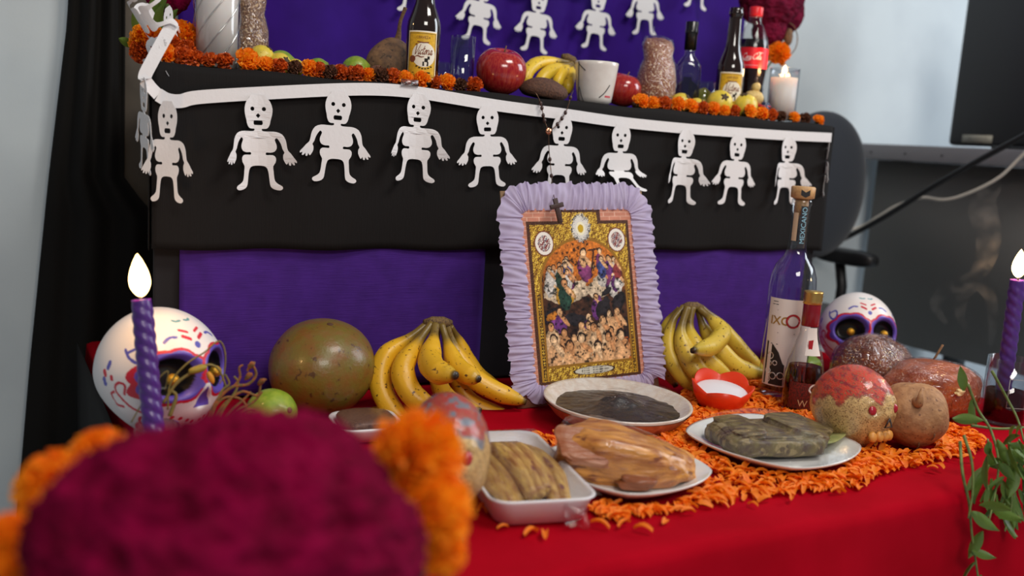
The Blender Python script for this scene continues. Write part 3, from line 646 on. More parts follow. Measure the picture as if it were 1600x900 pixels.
def foodM(t):
    V, F = slab(.18, .10, .066, 44, .68, .07, 120, 70); wv = np.sin(V[:, 1]*260+8*np.sin(V[:, 0]*22))*.5+np.sin(V[:, 1]*90+V[:, 0]*50+1); V[:, 2] += .0016*wv; V[:, 1] += .001*wv; V[:, 2] *= (1-.35*np.clip(V[:, 0]/.09, -1, 1)); V[:, 1] *= (1-.25*np.clip(V[:, 0]/.09, 0, 1))
    ob('tamal', xf((V, F), (.0, 0, .028), (0, .1, .05)), M_husk, t)
    ob('husk_flap', xf(slab(.085, .06, .014, 7, .6, .1), (-.05, -.030, .048), (.55, .1, .2)), mat('husk_brown', lin(158, 90, 56), .4, c2=lin(176, 122, 92), scale=3, stretch=(1, 6, 6), bump=.003, bscale=8), t)
    ob('husk_flap', xf(slab(.05, .03, .02, 9, 1, .15), (.012, -.046, .012), (0, 0, .1)), mat('husk_dark', lin(132, 72, 40), .4), t)
def fm(x, y, s):
    return max(.022-.0*s, .024+.048*max(0, 1-((x+.02)/.115)**2-(y/.085)**2)**.6)
tamal_plate('tamal_plate', 'white plate with orange husk wrapped tamal between the foam tray and mole', (.732, .943, T0+.006), -.6, .112, foodM, fm, ff=xf(slab(.188, .108, .072, 44, .75, .045), (0, 0, .030), (0, .3, .05)))
# foam tray of husk tamales
tr_ = thing('foam_tray', 'white foam tray of husk tamales under film at the table front', 'tray', (.580, .970, T0+.004), (0, 0, -.22))
def rrect(lx, ly, r, n=10):
    out = []
    for sx_, sy_, a0 in ((1, 1, 0), (-1, 1, 90), (-1, -1, 180), (1, -1, 270)):
        for k in range(n): a = math.radians(a0+90*k/(n-1)); out.append((sx_*(lx/2-r)+r*math.cos(a), sy_*(ly/2-r)+r*math.sin(a)))
    return out
def tray(lx, ly, h, r=.022, fl=.012, th=.003):
    loops = [(rrect(lx-2*fl-2*th, ly-2*fl-2*th, r), .003), (rrect(lx-2*fl*.2-2*th, ly-2*fl*.2-2*th, r+.002), h-.003), (rrect(lx-th, ly-th, r+.003), h), (rrect(lx, ly, r+.004), h-.002), (rrect(lx-fl*.6, ly-fl*.6, r+.003), h-.006), (rrect(lx-2*fl, ly-2*fl, r), 0)]
    n = len(loops[0][0]); V = [(x, y, z) for lp, z in loops for x, y in lp]
    F = [(j*n+k, j*n+(k+1) % n, (j+1)*n+(k+1) % n, (j+1)*n+k) for j in range(len(loops)-1) for k in range(n)]+[tuple(range(n))[::-1], tuple(range((len(loops)-1)*n, len(loops)*n))]
    return np.array(V), F
M_foam = mat('white_foam', lin(232, 228, 230), .55, bump=.0003, bscale=200, sss=.1)
ob('tray', tray(.132, .255, .032), M_foam, tr_)
M_husk2 = mat('pale_husk', lin(204, 164, 86), .45, c2=lin(156, 104, 56), scale=4, stretch=(5, 1, 5), bump=.003, bscale=12, spots=.62, spotc=lin(124, 66, 56), spotscale=5)
for k in range(7):
    x = -.042+k*.014; P = catmull([(x*.75, -.095+.006*math.sin(k*2), .016+.012*(k in (2, 3, 4))), (x+.004*math.sin(k), -.04, .024+.012*(k in (2, 3, 4))), (x*.98, .03, .024+.010*(k in (2, 3, 4))), (x*.7, .098, .018)], 8)
    ob('tamal_husk', tube(P, [.008, .0125, .013, .008], 10), M_husk2, tr_)
def tf(x, y, s): return .033+.016*max(0, 1-(s)**2.2)
V, F = grid(30, 50, lambda u, v: ((u-.5)*.131, (v-.5)*.251, .034+.012*np.clip(1-np.abs(u-.5)**2.5*5.6, 0, 1)*np.clip(1-np.abs(v-.5)**3*8, 0, 1)))
ob('cling_film', (V, F), film('film_tray', (.97, .97, .97), .1, .0018, 50, gain=.6, base=.05), tr_)
V, F = grid(8, 8, lambda u, v: (.02+u*.03, -.128-.006*np.sin(v*5+u*7), .002+v*.024-.008*u)); solid(ob('film_tail', (V, F), M_filmc, tr_), .0003)
# small tray behind the foreground flower
st = thing('foam_tray', 'small white tray with brown food beside the banana bunch', 'tray', (.478, 1.225, T0+.004), (0, 0, -.10))
ob('tray', tray(.098, .098, .022), M_foam, st)
V, F = slab(.080, .080, .026, 51, .5, .04); ob('brown_food', (V, F), mat('brown_food', lin(112, 78, 62), .5, c2=lin(76, 48, 42), scale=40, detail=1, stretch=(1, 3, 1)), st, (0, 0, .017))
V, F = grid(12, 12, lambda u, v: ((u-.5)*.095, (v-.5)*.095, .024+.010*np.clip(1-(np.abs(u-.5)*2)**3, 0, 1)*np.clip(1-(np.abs(v-.5)*2)**3, 0, 1))); ob('cling_film', (V, F), M_film, st)
# salt bowl
sb = thing('salt_bowl', 'orange red petal shaped plastic bowl of white salt', 'bowl', (1.098, 1.172, T0+.006), (.14, -.12, .3))
n = 80; V = []; idx = 0
rings = [(.028, .0), (.036, .006), (.046, .026), (.052, .046), (.0505, .046), (.044, .026), (.034, .008), (0.0, .006)]
V = []; 
for q, (r_, z_) in enumerate(rings):
    for k in range(n):
        a = 2*PI*k/n; lob = abs(math.cos(2.5*a)); s = 1+.10*(lob-.6)*z_/.046; V.append((r_*s*math.cos(a), r_*s*math.sin(a), z_+(.010*(lob-.5) if z_ > .04 else 0)))
F = [(j*n+k, j*n+(k+1) % n, (j+1)*n+(k+1) % n, (j+1)*n+k) for j in range(len(rings)-1) for k in range(n)]+[tuple(range(n))[::-1]]
ob('bowl', (np.array(V), F), mat('red_plastic', lin(226, 58, 22), .35, sss=.15), sb)
V, F = lathe([(0, .036), (.02, .0355), (.040, .034), (.0445, .032), (.038, .012)], 48); ob('salt', (V, F), mat('salt', lin(240, 240, 246), .8, bump=.001, bscale=300), sb)
# ------------------------------------------------------------------ skulls
def segdist(P, A, B):
    A, B = np.array(A), np.array(B); d = B-A; t = np.clip(((P-A)@d)/(d@d+1e-12), 0, 1); return np.linalg.norm(P-A-t[:, None]*d, axis=1)
def strokedist(P, pts, n=6):
    C = catmull(pts, n); return np.min([segdist(P, C[i], C[i+1]) for i in range(len(C)-1)], axis=0)
def skull_shape(nu, nv, soc_r=.14, soc_d=.16, soc_x=.182, soc_z=0.0, jaw=.34):
    V, F = ball(nu, nv); x, y, z = V.T
    X, Y, Z = .5*x*.84, .5*y*1.0, .5*z*.96
    t = np.clip((.15-z)/1.15, 0, 1)**1.7
    X = X*(1-jaw*t); Y = np.where(y > 0, Y*(1-.42*t), Y*(1-.10*t))
    chk = np.exp(-((Z+.22)/.08)**2)*(y < 0); X = X*(1+.05*chk)
    front = y < -.12
    for s in (-1, 1):
        d = np.hypot((X-s*soc_x)*1.0, (Z-soc_z)*1.08); g = np.exp(-(d/(soc_r*.98))**6); Y = Y+soc_d*g*front
        br = np.exp(-((d-soc_r*1.25)/(.05))**2); Y = Y-.012*br*front
    dn = np.hypot(X/.045, (Z+.185)/.06); Y = Y+.03*np.exp(-dn**4)*front-.02*np.exp(-(np.hypot(X/.06, (Z+.11)/.07))**2)*front
    return np.stack([X, Y, Z], 1), F
def skull_paint(V):
    X, Y, Z = V.T; n = len(V); rgb = np.tile(L(232, 224, 222), (n, 1)); fr = Y < -.05
    PUR, RED, BLK, BLU, TEAL = L(98, 78, 176), L(200, 30, 52), L(14, 10, 12), L(86, 84, 176), L(90, 150, 160)
    for s in (-1, 1):
        dx, dz = X-s*.182, Z*1.08; d = np.hypot(dx, dz); a = np.arctan2(dz, dx*s)
        sc = 1+.10*np.abs(np.sin(4*a+.3)); ro = .178*sc
        rgb[fr & (d < ro+.022)] = RED
        rgb[fr & (d < ro)] = PUR
        rgb[fr & (d < .138)] = BLK
    Z0 = Z; Z = Z-.05; tri = fr & (Z < -.15) & (Z > -.285) & (np.abs(X) < (-.14-Z)*.46)
    tri2 = fr & (Z < -.125) & (Z > -.30) & (np.abs(X) < (-.10-Z)*.50+.004)
    rgb[tri2] = L(236, 230, 228); rgb[tri] = PUR; Z = Z0
    P = np.stack([X, Z], 1); T = Z
    # forehead and side ornaments drawn in azimuth / height
    az = np.arctan2(X, -Y); Q = np.stack([np.abs(az)*.40, Z], 1)
    el = np.arctan2(Z, np.hypot(X, Y)); Pf = np.stack([X, el*.46], 1); up = (Y < .12) & (Z > .05)
    def stroke(Pt, pts, w_, c, m=None):
        k = strokedist(Pt, pts) < w_
        if m is not None: k &= m
        rgb[k] = c
    stroke(Pf, [(0, .185), (0.001, .19)], .022, BLU, up)
    for s in (-1, 1):
        stroke(Pf, [(s*.035, .235), (s*.075, .262)], .013, RED, up); stroke(Pf, [(s*.03, .29), (s*.075, .315)], .010, RED, up)
        stroke(Pf, [(s*.12, .265), (s*.16, .268), (s*.2, .24)], .010, BLU, up)
        stroke(Pf, [(s*.02, .40), (s*.05, .395), (s*.065, .41)], .010, TEAL, up)
    side = (np.abs(az) > .55)
    stroke(Q, [(.44, .20), (.36, .22), (.325, .17), (.36, .12), (.43, .16), (.47, .22)], .010, BLU, side)
    stroke(Q, [(.60, .14), (.615, .11)], .018, BLU); stroke(Q, [(.665, .03), (.66, .00)], .019, BLU)
    stroke(Q, [(.655, .085), (.645, .06)], .017, RED); stroke(Q, [(.585, .045), (.582, .03)], .014, RED)
    stroke(Q, [(.50, -.08), (.48, -.02), (.53, .00), (.57, -.05), (.50, -.16), (.42, -.22)], .0095, RED, side)
    stroke(Q, [(.55, -.17), (.61, -.15), (.63, -.08), (.59, -.06)], .0095, RED, side)
    stroke(Q, [(.40, -.30), (.44, -.26), (.50, -.30), (.47, -.36)], .0095, RED, side)
    for px, pz in ((.07, -.32), (.12, -.30), (.17, -.285), (.03, -.335)):
        rgb[fr & (np.hypot(np.abs(X)-px, Z-pz) < .012)] = RED
    for k in range(-3, 4): rgb[fr & (np.abs(X-k*.045) < .016) & (np.abs(Z+.415) < .035)] = PUR if k % 2 else L(232, 224, 222)
    return rgb
SV, SF = skull_shape(440, 320)
sk_mesh = mesh('painted_skull', SV, SF, True, skull_paint(SV)); M_skull = mat('painted_plaster', (1, 1, 1), .4, vc=True, coat=.1); sk_mesh.materials.append(M_skull)
M_goldball = mat('gold_ball', lin(190, 130, 30), .35, metal=.7, bump=.0015, bscale=120, c2=lin(230, 180, 60), scale=50)
def painted_skull(label, loc, rz, size, tilt=0.):
    t = thing('painted_skull', label, 'skull', loc, (tilt, 0, rz)); ob('plaster_skull', sk_mesh, None, t, None, None, size)
    for s in (-1, 1): ob('eye_ball', fruit(.043*size, .043*size, .043*size, 3, .01), M_goldball, t, (s*.18*size, -.385*size, -.02*size))
painted_skull('white painted sugar skull behind the left purple candle', W(250, 592, 1.32)+Vector((0, 0, .008)), .48, .190, -.20)
painted_skull('white painted sugar skull behind the wrapped breads on the right', W(1338, 522, 1.295), -.58, .180, -.28)
# sesame skulls
M_sesame = mat('amaranth_grain', (1, 1, 1), .5, vc=True, spots=.56, spotc=lin(140, 98, 56), spotscale=75, bump=.0012, bscale=110)
M_icing = mat('icing_bead', lin(168, 24, 44), .3, coat=.3)
def sesame(label, loc, rz, size, top, line, tilt=0., tail=False):
    V, F = skull_shape(110, 80, .07, .02, .17, -.02, .26); n = sinoise(V, 60, 3, 2); V = V*(1+.004*n)[:, None]
    X, Y, Z = V.T; az = np.arctan2(X, -Y); rgb = np.tile(L(206, 168, 108), (len(V), 1))*(1+.18*sinoise(V, 40, 5, 2))[:, None]
    edge = .13+.045*np.sin(az*7)+.03*np.sin(az*13+1); ic = Z > edge
    mix = (sinoise(V, 26, 9, 2) > .35)[:, None]; rgb[ic] = np.where(mix, L(*top[1]), L(*top[0]))[ic]
    rgb[np.abs(Z-edge+.012) < .012] = L(*line)
    t = thing('sesame_skull', label, 'skull', loc, (tilt-.30, 0, rz))
    ob('grain_skull', mesh('grain_skull', V*size, F, True, np.clip(rgb, 0, 1)), M_sesame, t)
    for s in (-1, 1): ob('bead_eye', fruit(.052*size, .035*size, .055*size, 3, .02, nu=20, nv=14), M_icing, t, (s*.17*size, -.432*size, -.02*size))
    yn = -.478*size
    ob('nose_outline', tube([(0, yn-.004, -.12*size), (.055*size, yn, -.215*size), (-.055*size, yn, -.215*size), (0, yn-.004, -.12*size)], .0014, 6), mat('nose_line', lin(48, 36, 34), .5), t)
    for k in range(4): ob('tooth', fruit(.052*size, .045*size, .062*size, k+2, .03, nu=16, nv=12), mat('almond', lin(216, 150, 70), .45), t, ((k-1.5)*.085*size, (-.395+.02*abs(k-1.5))*size, -.315*size))
    ob('cling_film', (V*np.array((1.02, 1.02, 1.02))*size, F), M_film, t)
    if tail:
        V2, F2 = grid(14, 16, lambda u, v: ((u-.5)*(.035+.02*v)*1.0, -.035-.008*np.sin(u*9+v*4)-.01*v, -.045-v*.045)); solid(ob('bag_tail', (V2, F2), film('bag_tail', (.8, .8, .85), .15, .003, 60, gain=1.5, base=.15), t), .0004)
    return t
sesame('sesame skull with red icing top beside the jicama on the right', (1.166, .952, T0+.064), -.02, .135, ((206, 60, 34), (150, 30, 40)), (150, 60, 46), .05)
sesame('sesame skull with red and blue glitter top by the foam tray', (.485, .955, T0+.088), -.42, .145, ((176, 50, 40), (110, 116, 130)), (120, 130, 140), -.05, True)
so = bpy.data.objects['sesame_skull.001']; so.location = Wd(697, 712, 1.06); so.scale = (.82, .9, 1.02)
# ------------------------------------------------------------------ wrapped breads
M_bread = mat('bread_crust', lin(122, 56, 18), .4, c2=lin(80, 34, 14), scale=6, bump=.002, bscale=40, spots=.62, spotc=lin(210, 160, 100), spotscale=60)
M_bread2 = mat('bread_glaze', lin(186, 94, 40), .35, c2=lin(150, 68, 30), scale=5, bump=.0015, bscale=40, spots=.66, spotc=lin(220, 176, 120), spotscale=60)
def bread(label, loc, dims, m, rot, seed, e=.8, knot=True):
    t = thing('wrapped_bread', label, 'bread', loc, rot); V, F = ball(64, 40); P = np.sign(V)*np.abs(V)**e
    P = P*(1+.05*sinoise(V, 2.2, seed, 3))[:, None]*np.array(dims)/2; ob('loaf', (P, F), m, t)
    nz = sinoise(P, 60, seed+1, 2); Q = P*(1.05+.012*nz[:, None]); Q[:, 2] = np.maximum(Q[:, 2], -dims[2]/2*1.01); ob('cling_film', (Q, F), M_filmc, t)
    return t
bread('dark round bread in cling film in front of the right skull', (1.470, 1.165, T0+.058), (.155, .125, .115), M_bread, (0, .12, .2), 3)
b2 = bread('long glazed bread in cling film beside the right candle jar', (1.470, 1.035, T0+.048), (.165, .13, .095), M_bread2, (0, 0, -.1), 8, .72)
ob('skewer', tube([(.02, .03, .03), (.036, .02, .075)], .0022, 6), M_stalk, b2)
ob('film_knot', fruit(.009, .006, .006, 9, .2), mat('knot', lin(226, 196, 140), .4), b2, (-.012, -.068, .012))

# ------------------------------------------------------------------ lettering helpers
def text_mesh(s, size, align='CENTER', shear=0., bold=0.):
    cu = bpy.data.curves.new('txt', 'FONT'); cu.body = s; cu.size = size; cu.align_x = align; cu.align_y = 'CENTER'; cu.shear = shear; cu.offset = bold; cu.resolution_u = 3
    o = bpy.data.objects.new('tmp', cu); COL.objects.link(o); m = bpy.data.meshes.new_from_object(o.evaluated_get(bpy.context.evaluated_depsgraph_get())); bpy.data.objects.remove(o)
    V = np.array([tuple(v.co) for v in m.vertices]); F = [tuple(p.vertices) for p in m.polygons]; return V, F
def strokes(paths, wmin, wmax, nib=.9):
    parts = []
    for pts in paths:
        C = catmull(pts, 7); T = np.gradient(C, axis=0); T /= np.linalg.norm(T, axis=1)[:, None]+1e-9
        wv = wmin+(wmax-wmin)*np.abs(T[:, 0]*math.sin(nib)-T[:, 1]*math.cos(nib))**1.5; Nn = np.stack([-T[:, 1], T[:, 0]], 1)
        A = C+Nn*wv[:, None]/2; B = C-Nn*wv[:, None]/2; V = np.zeros((2*len(C), 3)); V[0::2, :2] = A; V[1::2, :2] = B
        parts.append((V, [(2*i, 2*i+1, 2*i+3, 2*i+2) for i in range(len(C)-1)]))
    return join(*parts)
def wrap(vf, r, a0, z0, s=1.):      # wrap flat lettering round a cylinder; a0 = facing angle
    V = vf[0]*s; a = a0+V[:, 0]/r; return np.stack([r*np.cos(a), r*np.sin(a), z0+V[:, 1]], 1), vf[1]
def cyl_patch(r, a0, half, z0, z1, n=32):
    return grid(n, 4, lambda u, v: (r*np.cos(a0+(u*2-1)*half), r*np.sin(a0+(u*2-1)*half), z0+v*(z1-z0)))
ITAL = lambda P: [[(x+.25*y, y) for x, y in p] for p in P]
VICT = ITAL([[(-.05, .95), (.08, 1.02), (.16, .9), (.2, .4), (.24, 0), (.42, .5), (.55, 1.0)], [(.55, .45), (.53, .1), (.60, .02), (.68, .2)], [(.57, .64), (.575, .66)],
 [(.86, .4), (.78, .46), (.70, .25), (.74, .03), (.84, .06), (.92, .2)], [(1.0, .85), (.97, .2), (1.02, .02), (1.10, .15)], [(.90, .55), (1.12, .57)],
 [(1.22, .45), (1.13, .25), (1.18, .02), (1.28, .15), (1.24, .44), (1.34, .4)], [(1.36, .45), (1.36, .0)], [(1.37, .3), (1.44, .45), (1.5, .42)], [(1.56, .45), (1.55, .08), (1.62, .02), (1.68, .2)], [(1.58, .64), (1.585, .66)],
 [(1.88, .42), (1.78, .44), (1.72, .2), (1.78, .02), (1.86, .2), (1.9, .45)], [(1.9, .45), (1.89, .1), (1.95, .02), (2.04, .2)], [(.1, 1.25), (.7, 1.18), (1.3, 1.22)], [(.2, -.3), (.5, -.14), (.9, -.25), (1.2, -.2)]])
COCA = ITAL([[(.62, .75), (.5, 1.0), (.22, .85), (.05, .4), (.15, .02), (.42, .0), (.62, .22)], [(.86, .46), (.72, .4), (.68, .15), (.78, .0), (.92, .16), (.86, .46), (.98, .42)],
 [(1.26, .4), (1.12, .45), (1.02, .2), (1.1, .0), (1.24, .08)], [(1.5, .42), (1.38, .42), (1.32, .15), (1.4, .0), (1.52, .2), (1.54, .46)], [(1.54, .46), (1.52, .1), (1.6, .0), (1.68, .12)],
 [(1.72, .3), (1.86, .3)], [(2.5, .75), (2.38, 1.0), (2.1, .85), (1.93, .4), (2.03, .02), (2.3, .0), (2.5, .22)], [(2.72, .46), (2.6, .4), (2.56, .15), (2.66, .0), (2.8, .16), (2.74, .46)],
 [(2.84, .2), (3.04, .7), (3.04, 1.0), (2.95, .9), (2.9, .2), (2.98, .0), (3.08, .12)], [(3.32, .42), (3.2, .42), (3.13, .15), (3.2, .0), (3.34, .2), (3.36, .46)], [(3.36, .46), (3.34, .1), (3.42, .0), (3.52, .15)],
 [(.3, -.1), (.9, -.26), (1.6, -.12)], [(2.4, 1.0), (2.7, 1.2), (3.1, 1.12), (3.5, 1.2)]])
def center(vf): V = vf[0].copy(); V[:, :2] -= (V[:, :2].max(0)+V[:, :2].min(0))/2; return V, vf[1]

# ------------------------------------------------------------------ bottles on the lower table
Mtxt_k = mat('ink_black', lin(30, 26, 26), .6); Mtxt_gold = mat('ink_gold', lin(160, 118, 50), .4); Mtxt_red = mat('ink_red', lin(176, 30, 40), .5); M_lab = mat('label_white', lin(226, 214, 206), .6)
M_gold = mat('gold_cap', lin(214, 170, 96), .3, metal=.9); M_redcap = mat('red_capsule', lin(130, 14, 28), .25, coat=.3)
FACE = -2.30     # angle of a bottle's face toward the viewer
ix = thing('mezcal_bottle', 'tall clear bottle with white label and wooden stopper by the right bananas', 'bottle', (1.268, 1.196, T0+.003))
R_ = .0415
prof = [(0, .003), (R_*.9, 0), (R_, .008), (R_, .205), (R_*.96, .225), (R_*.8, .245), (R_*.5, .262), (.0165, .275), (.0155, .30), (.0160, .352), (.0175, .354), (.0175, .362), (.0145, .364)]
ob('glass', lathe(prof, 48), M_glass, ix); ob('glass_inner', lathe([(0, .014), (R_-.006, .018), (R_-.004, .2), (R_*.72, .24), (.0125, .275), (.012, .36)], 40), film('inner_glass', (.97, .98, .98), .03, 0, gain=.4, base=0), ix)
ob('liquor', lathe([(0, .016), (R_-.007, .02), (R_-.0065, .045), (0, .045)], 40), film('liquor', (.55, .5, .48), .05, 0, gain=.3, base=.0), ix)
ob('stopper', join(lathe([(0, .364), (.0145, .364), (.0205, .366), (.0210, .384), (.019, .386), (0, .386)], 32), lathe([(0, .335), (.0118, .335), (.0118, .364), (0, .364)], 24)), mat('stopper_wood', lin(200, 156, 104), .5, c2=lin(180, 134, 84), scale=30), ix)
ob('stopper_mark', wrap((np.array([(-.008, .006, 0), (0, .001, 0), (.008, .006, 0), (.008, -.004, 0), (0, -.008, 0), (-.008, -.004, 0)]), [(0, 1, 4, 5), (1, 2, 3, 4)]), .0213, FACE+.15, .375), Mtxt_k, ix)
lb = ob('label', cyl_patch(R_+.0006, FACE, 1.05, .030, .188), M_lab, ix)
ob('brand_text', wrap(text_mesh('IXC', .021, bold=.0004), R_+.0011, FACE-.47, .148), Mtxt_gold, lb)
ob('brand_text', wrap(text_mesh('PE', .018, bold=.0005), R_+.0011, FACE+.80, .150), Mtxt_red, lb)
ob('emblem', wrap(xf(tube([(.011*math.cos(k*PI/12), .011*math.sin(k*PI/12), 0) for k in range(25)], .0018, 4)), R_+.0011, FACE+.1, .150), Mtxt_red, lb)
for k, (a_, z_, w_) in enumerate(((-.75, .182, .010), (-.75, .177, .012), (.0, .167, .05), (-.15, .127, .03), (-.62, .106, .014))): ob('small_print', wrap(xf(box(w_, .0012, .0002)), R_+.0010, FACE+a_*.95, z_), Mtxt_k, lb)
bl_ = [(-.040, -.03), (-.040, .048), (-.026, .042), (-.015, .030), (-.006, .010), (.008, .0), (.020, .004), (.036, -.01), (.040, -.03)]
ob('label_pattern', wrap((np.array([(x, y, 0) for x, y in bl_]+[(x, -.03, 0) for x, y in bl_[1:-1]]), [(0, 9, 1)]+[(1+k, 9+k, 10+k, 2+k) for k in range(6)]+[(7, 15, 8)]), R_+.0010, FACE, .062), Mtxt_k, lb)
ring = lambda x, y, r_: xf(tube([(x+r_*math.cos(k*PI/6), y+r_*math.sin(k*PI/6), 0) for k in range(13)], .0007, 4))
ob('label_swirls', wrap(join(*[ring(x, y, r_) for x, y, r_ in ((-.03, .022, .006), (-.03, .008, .004), (-.032, -.006, .005), (-.02, .010, .004), (-.022, -.014, .006), (-.008, -.012, .006), (.008, -.012, .005), (-.031, -.022, .004), (.022, -.012, .005))]), R_+.0014, FACE, .062), M_lab, lb)
ob('neck_band', cyl_patch(.0168, FACE+.35, .42, .278, .352, 10), mat('neck_band', lin(40, 38, 44), .5), ix)
V, F = text_mesh('MEXICANO', .0125); V = np.stack([-V[:, 1], V[:, 0], V[:, 2]], 1); ob('neck_text', wrap((V, F), .0174, FACE+.35, .318), mat('ink_blue', lin(150, 200, 220), .5), ix)
ob('neck_strip', cyl_patch(.0165, FACE-.55, .28, .29, .34, 8), mat('neck_strip', lin(190, 160, 130), .5), ix)
sm = thing('liqueur_bottle', 'small bottle with gold ring and red capsule before the tall bottle', 'bottle', (1.236, 1.117, T0+.003))
ob('glass', lathe([(0, .002), (.030, 0), (.034, .006), (.0335, .06), (.030, .09), (.022, .118), (.0155, .14), (.0142, .165), (.0142, .185)], 44), M_glass, sm)
ob('liquor', lathe([(0, .005), (.029, .005), (.031, .02), (.0305, .06), (.0275, .082), (0, .082)], 40), film('red_liquor', (.42, .12, .10), .05, 0, gain=.3, base=.0), sm)
ob('capsule', lathe([(.0146, .152), (.0150, .153), (.0150, .190), (.0146, .192)], 32), M_redcap, sm)
ob('screw_cap', lathe([(.0148, .190), (.0162, .191), (.0152, .195), (.0165, .198), (.0152, .201), (.0165, .204), (.0155, .207), (.0163, .210), (.0158, .212), (0, .213)], 32), M_gold, sm)
ob('neck_label', grid(14, 6, lambda u, v: ((.0152+.013*(1-v)**1.6+.0006)*np.cos(FACE+.3+(u-.5)*1.0), (.0152+.013*(1-v)**1.6+.0006)*np.sin(FACE+.3+(u-.5)*1.0), .105+v*.046)), M_lab, sm)
ob('label', cyl_patch(.0342, FACE+.1, .9, .012, .058, 20), mat('liqueur_label', lin(120, 30, 24), .5, c2=lin(40, 26, 24), scale=70), sm)
ob('label_ring', wrap(tube([(.008*math.cos(k*PI/8), .008*math.sin(k*PI/8), 0) for k in range(17)], .0016, 4), .0348, FACE+.45, .048), M_lab, sm)
ob('label_mark', wrap(xf(text_mesh('W', .016)), .0347, FACE-.05, .022), mat('ink_cream', lin(214, 190, 150), .5), sm)
ob('red_tag', wrap((np.array([(-.004, .012, 0), (.004, .014, 0), (.003, -.012, 0), (-.002, -.014, 0)]), [(0, 3, 2, 1)]), .0245, FACE+.1, .118), Mtxt_red, sm)
# ------------------------------------------------------------------ flowers
M_mari = mat('marigold_orange', lin(255, 166, 20), .6, c2=lin(255, 132, 8), scale=8, transl=.35)
M_rust = mat('marigold_rust', lin(232, 104, 16), .65, c2=lin(170, 60, 16), scale=25, transl=.25)
M_dry = mat('marigold_dried', lin(104, 56, 26), .8, c2=lin(70, 40, 26), scale=60)
M_sepal = mat('sepal_green', lin(96, 96, 40), .7)
M_green = mat('leaf_green', lin(104, 132, 54), .5, c2=lin(76, 102, 40), scale=20, transl=.25)
M_stem = mat('stem_green', lin(110, 126, 60), .6, c2=lin(86, 98, 48), scale=20)
M_cocks = mat('cockscomb_velvet', lin(124, 1, 50), .95, c2=lin(88, 0, 30), scale=8, spec=.1, bump=.003, bscale=60)
def pompon(n, seed, L_=1.0, wd=.34, nx=3, ny=4, droop=.5, ruf=.10):
    g_ = np.random.default_rng(seed); V = []; F = []
    for i in range(n):
        z = 1-(i+.5)/n*1.45; a = i*2.39996+g_.normal()*.15; rr = math.sqrt(max(0, 1-min(1, z*z)))
        d = np.array((rr*math.cos(a), rr*math.sin(a), z)); d /= np.linalg.norm(d)
        up_ = np.array((0, 0, 1.)) if abs(d[2]) < .95 else np.array((1., 0, 0)); t1 = np.cross(up_, d); t1 /= np.linalg.norm(t1); t2 = np.cross(d, t1)
        tw = g_.normal()*.7; s1 = t1*math.cos(tw)+t2*math.sin(tw); s2 = np.cross(d, s1); ln = L_*(.86+.22*g_.random()); b0 = len(V)
        for j in range(ny):
            v = j/(ny-1); w_ = wd*(.35+.65*v**.7)
            for k in range(nx):
                u = k/(nx-1)-.5; p = d*(ln*(.25+.75*v))+s1*u*w_+s2*(droop*.35*v*v*(1 if g_.random() > -1 else 0)+ruf*math.sin(6*u+v*4+i)); V.append(p)
        F += [(b0+j*nx+k, b0+j*nx+k+1, b0+(j+1)*nx+k+1, b0+(j+1)*nx+k) for j in range(ny-1) for k in range(nx-1)]
    return np.array(V), F
def sized(vf, s): return np.asarray(vf[0])*s, vf[1]
pm = [mesh('petals', *sized(pompon(64, 20+k, 1, .52, 3, 4, .7, .22), .0140), smooth=False) for k in range(3)]
sepm = mesh('sepal', *lathe([(0, -.012), (.003, -.011), (.0045, -.006), (.003, -.001), (0, -.001)], 8)); sepm.materials.append(M_sepal)
MR = [(255, 84, 0, 1.2), (288, 82, 0, 1.1), (308, 89, 1, .9), (330, 90, 1, .9), (352, 92, 0, .95), (386, 82, 0, 1.35), (415, 95, 0, 1.0), (437, 97, 1, .95), (460, 97, 2, .95), (482, 96, 0, 1.1), (497, 103, 0, 1.0), (515, 107, 2, .9), (532, 103, 1, 1.0), (557, 111, 0, 1.05), (576, 113, 0, .95), (593, 102, 2, 1.1), (613, 116, 1, 1.1), (632, 118, 0, 1.0), (659, 122, 0, 1.1), (679, 123, 0, .9), (698, 126, 0, 1.1), (719, 128, 2, .9), (741, 130, 0, 1.1),
 (1001, 156, 0, 1.15), (1019, 158, 0, 1.05), (1037, 163, 0, 1.1), (1059, 160, 0, 1.15), (1078, 166, 0, 1.1), (1097, 170, 0, 1.0), (1113, 172, 0, 1.1), (1129, 176, 0, 1.0), (1146, 178, 0, 1.0), (1169, 181, 0, 1.15), (1189, 184, 0, 1.05), (1204, 186, 1, 1.0), (1219, 187, 2, .9), (1239, 190, 0, .95), (1257, 189, 2, .95), (1278, 191, 0, .9)]
for i, (x, y, k, s) in enumerate(MR):
    mm = (M_mari, M_rust, M_dry)[k] if not (k == 0 and i % 3 == 1) else M_rust
    p = W(x, y, 1.468+.01*random.random()); p.z = T1+.0105*s
    t = thing('marigold_bloom', ('small orange marigold head', 'small rusty marigold head', 'small dried brown marigold head')[0 if mm is M_mari else 1 if mm is M_rust else 2]+' in the row along the upper shelf edge', 'flower', p, (random.uniform(.5, 1.5), 0, random.uniform(-.8, .6)), 'marigold heads along the shelf edge', s)
    o = ob('petals', pm[i % 3].copy(), mm, t); ob('sepal', sepm, None, t)
def leaf_mesh(l=1.0, w_=.35, bend=.25):
    return grid(5, 9, lambda u, v: ((u-.5)*w_*l*np.sin(PI*np.clip(v, .02, .985))**.8, -bend*l*v*v+.12*l*np.abs(u-.5), v*l))
lfm = mesh('leaf', *leaf_mesh()); lfm.materials.append(M_green)
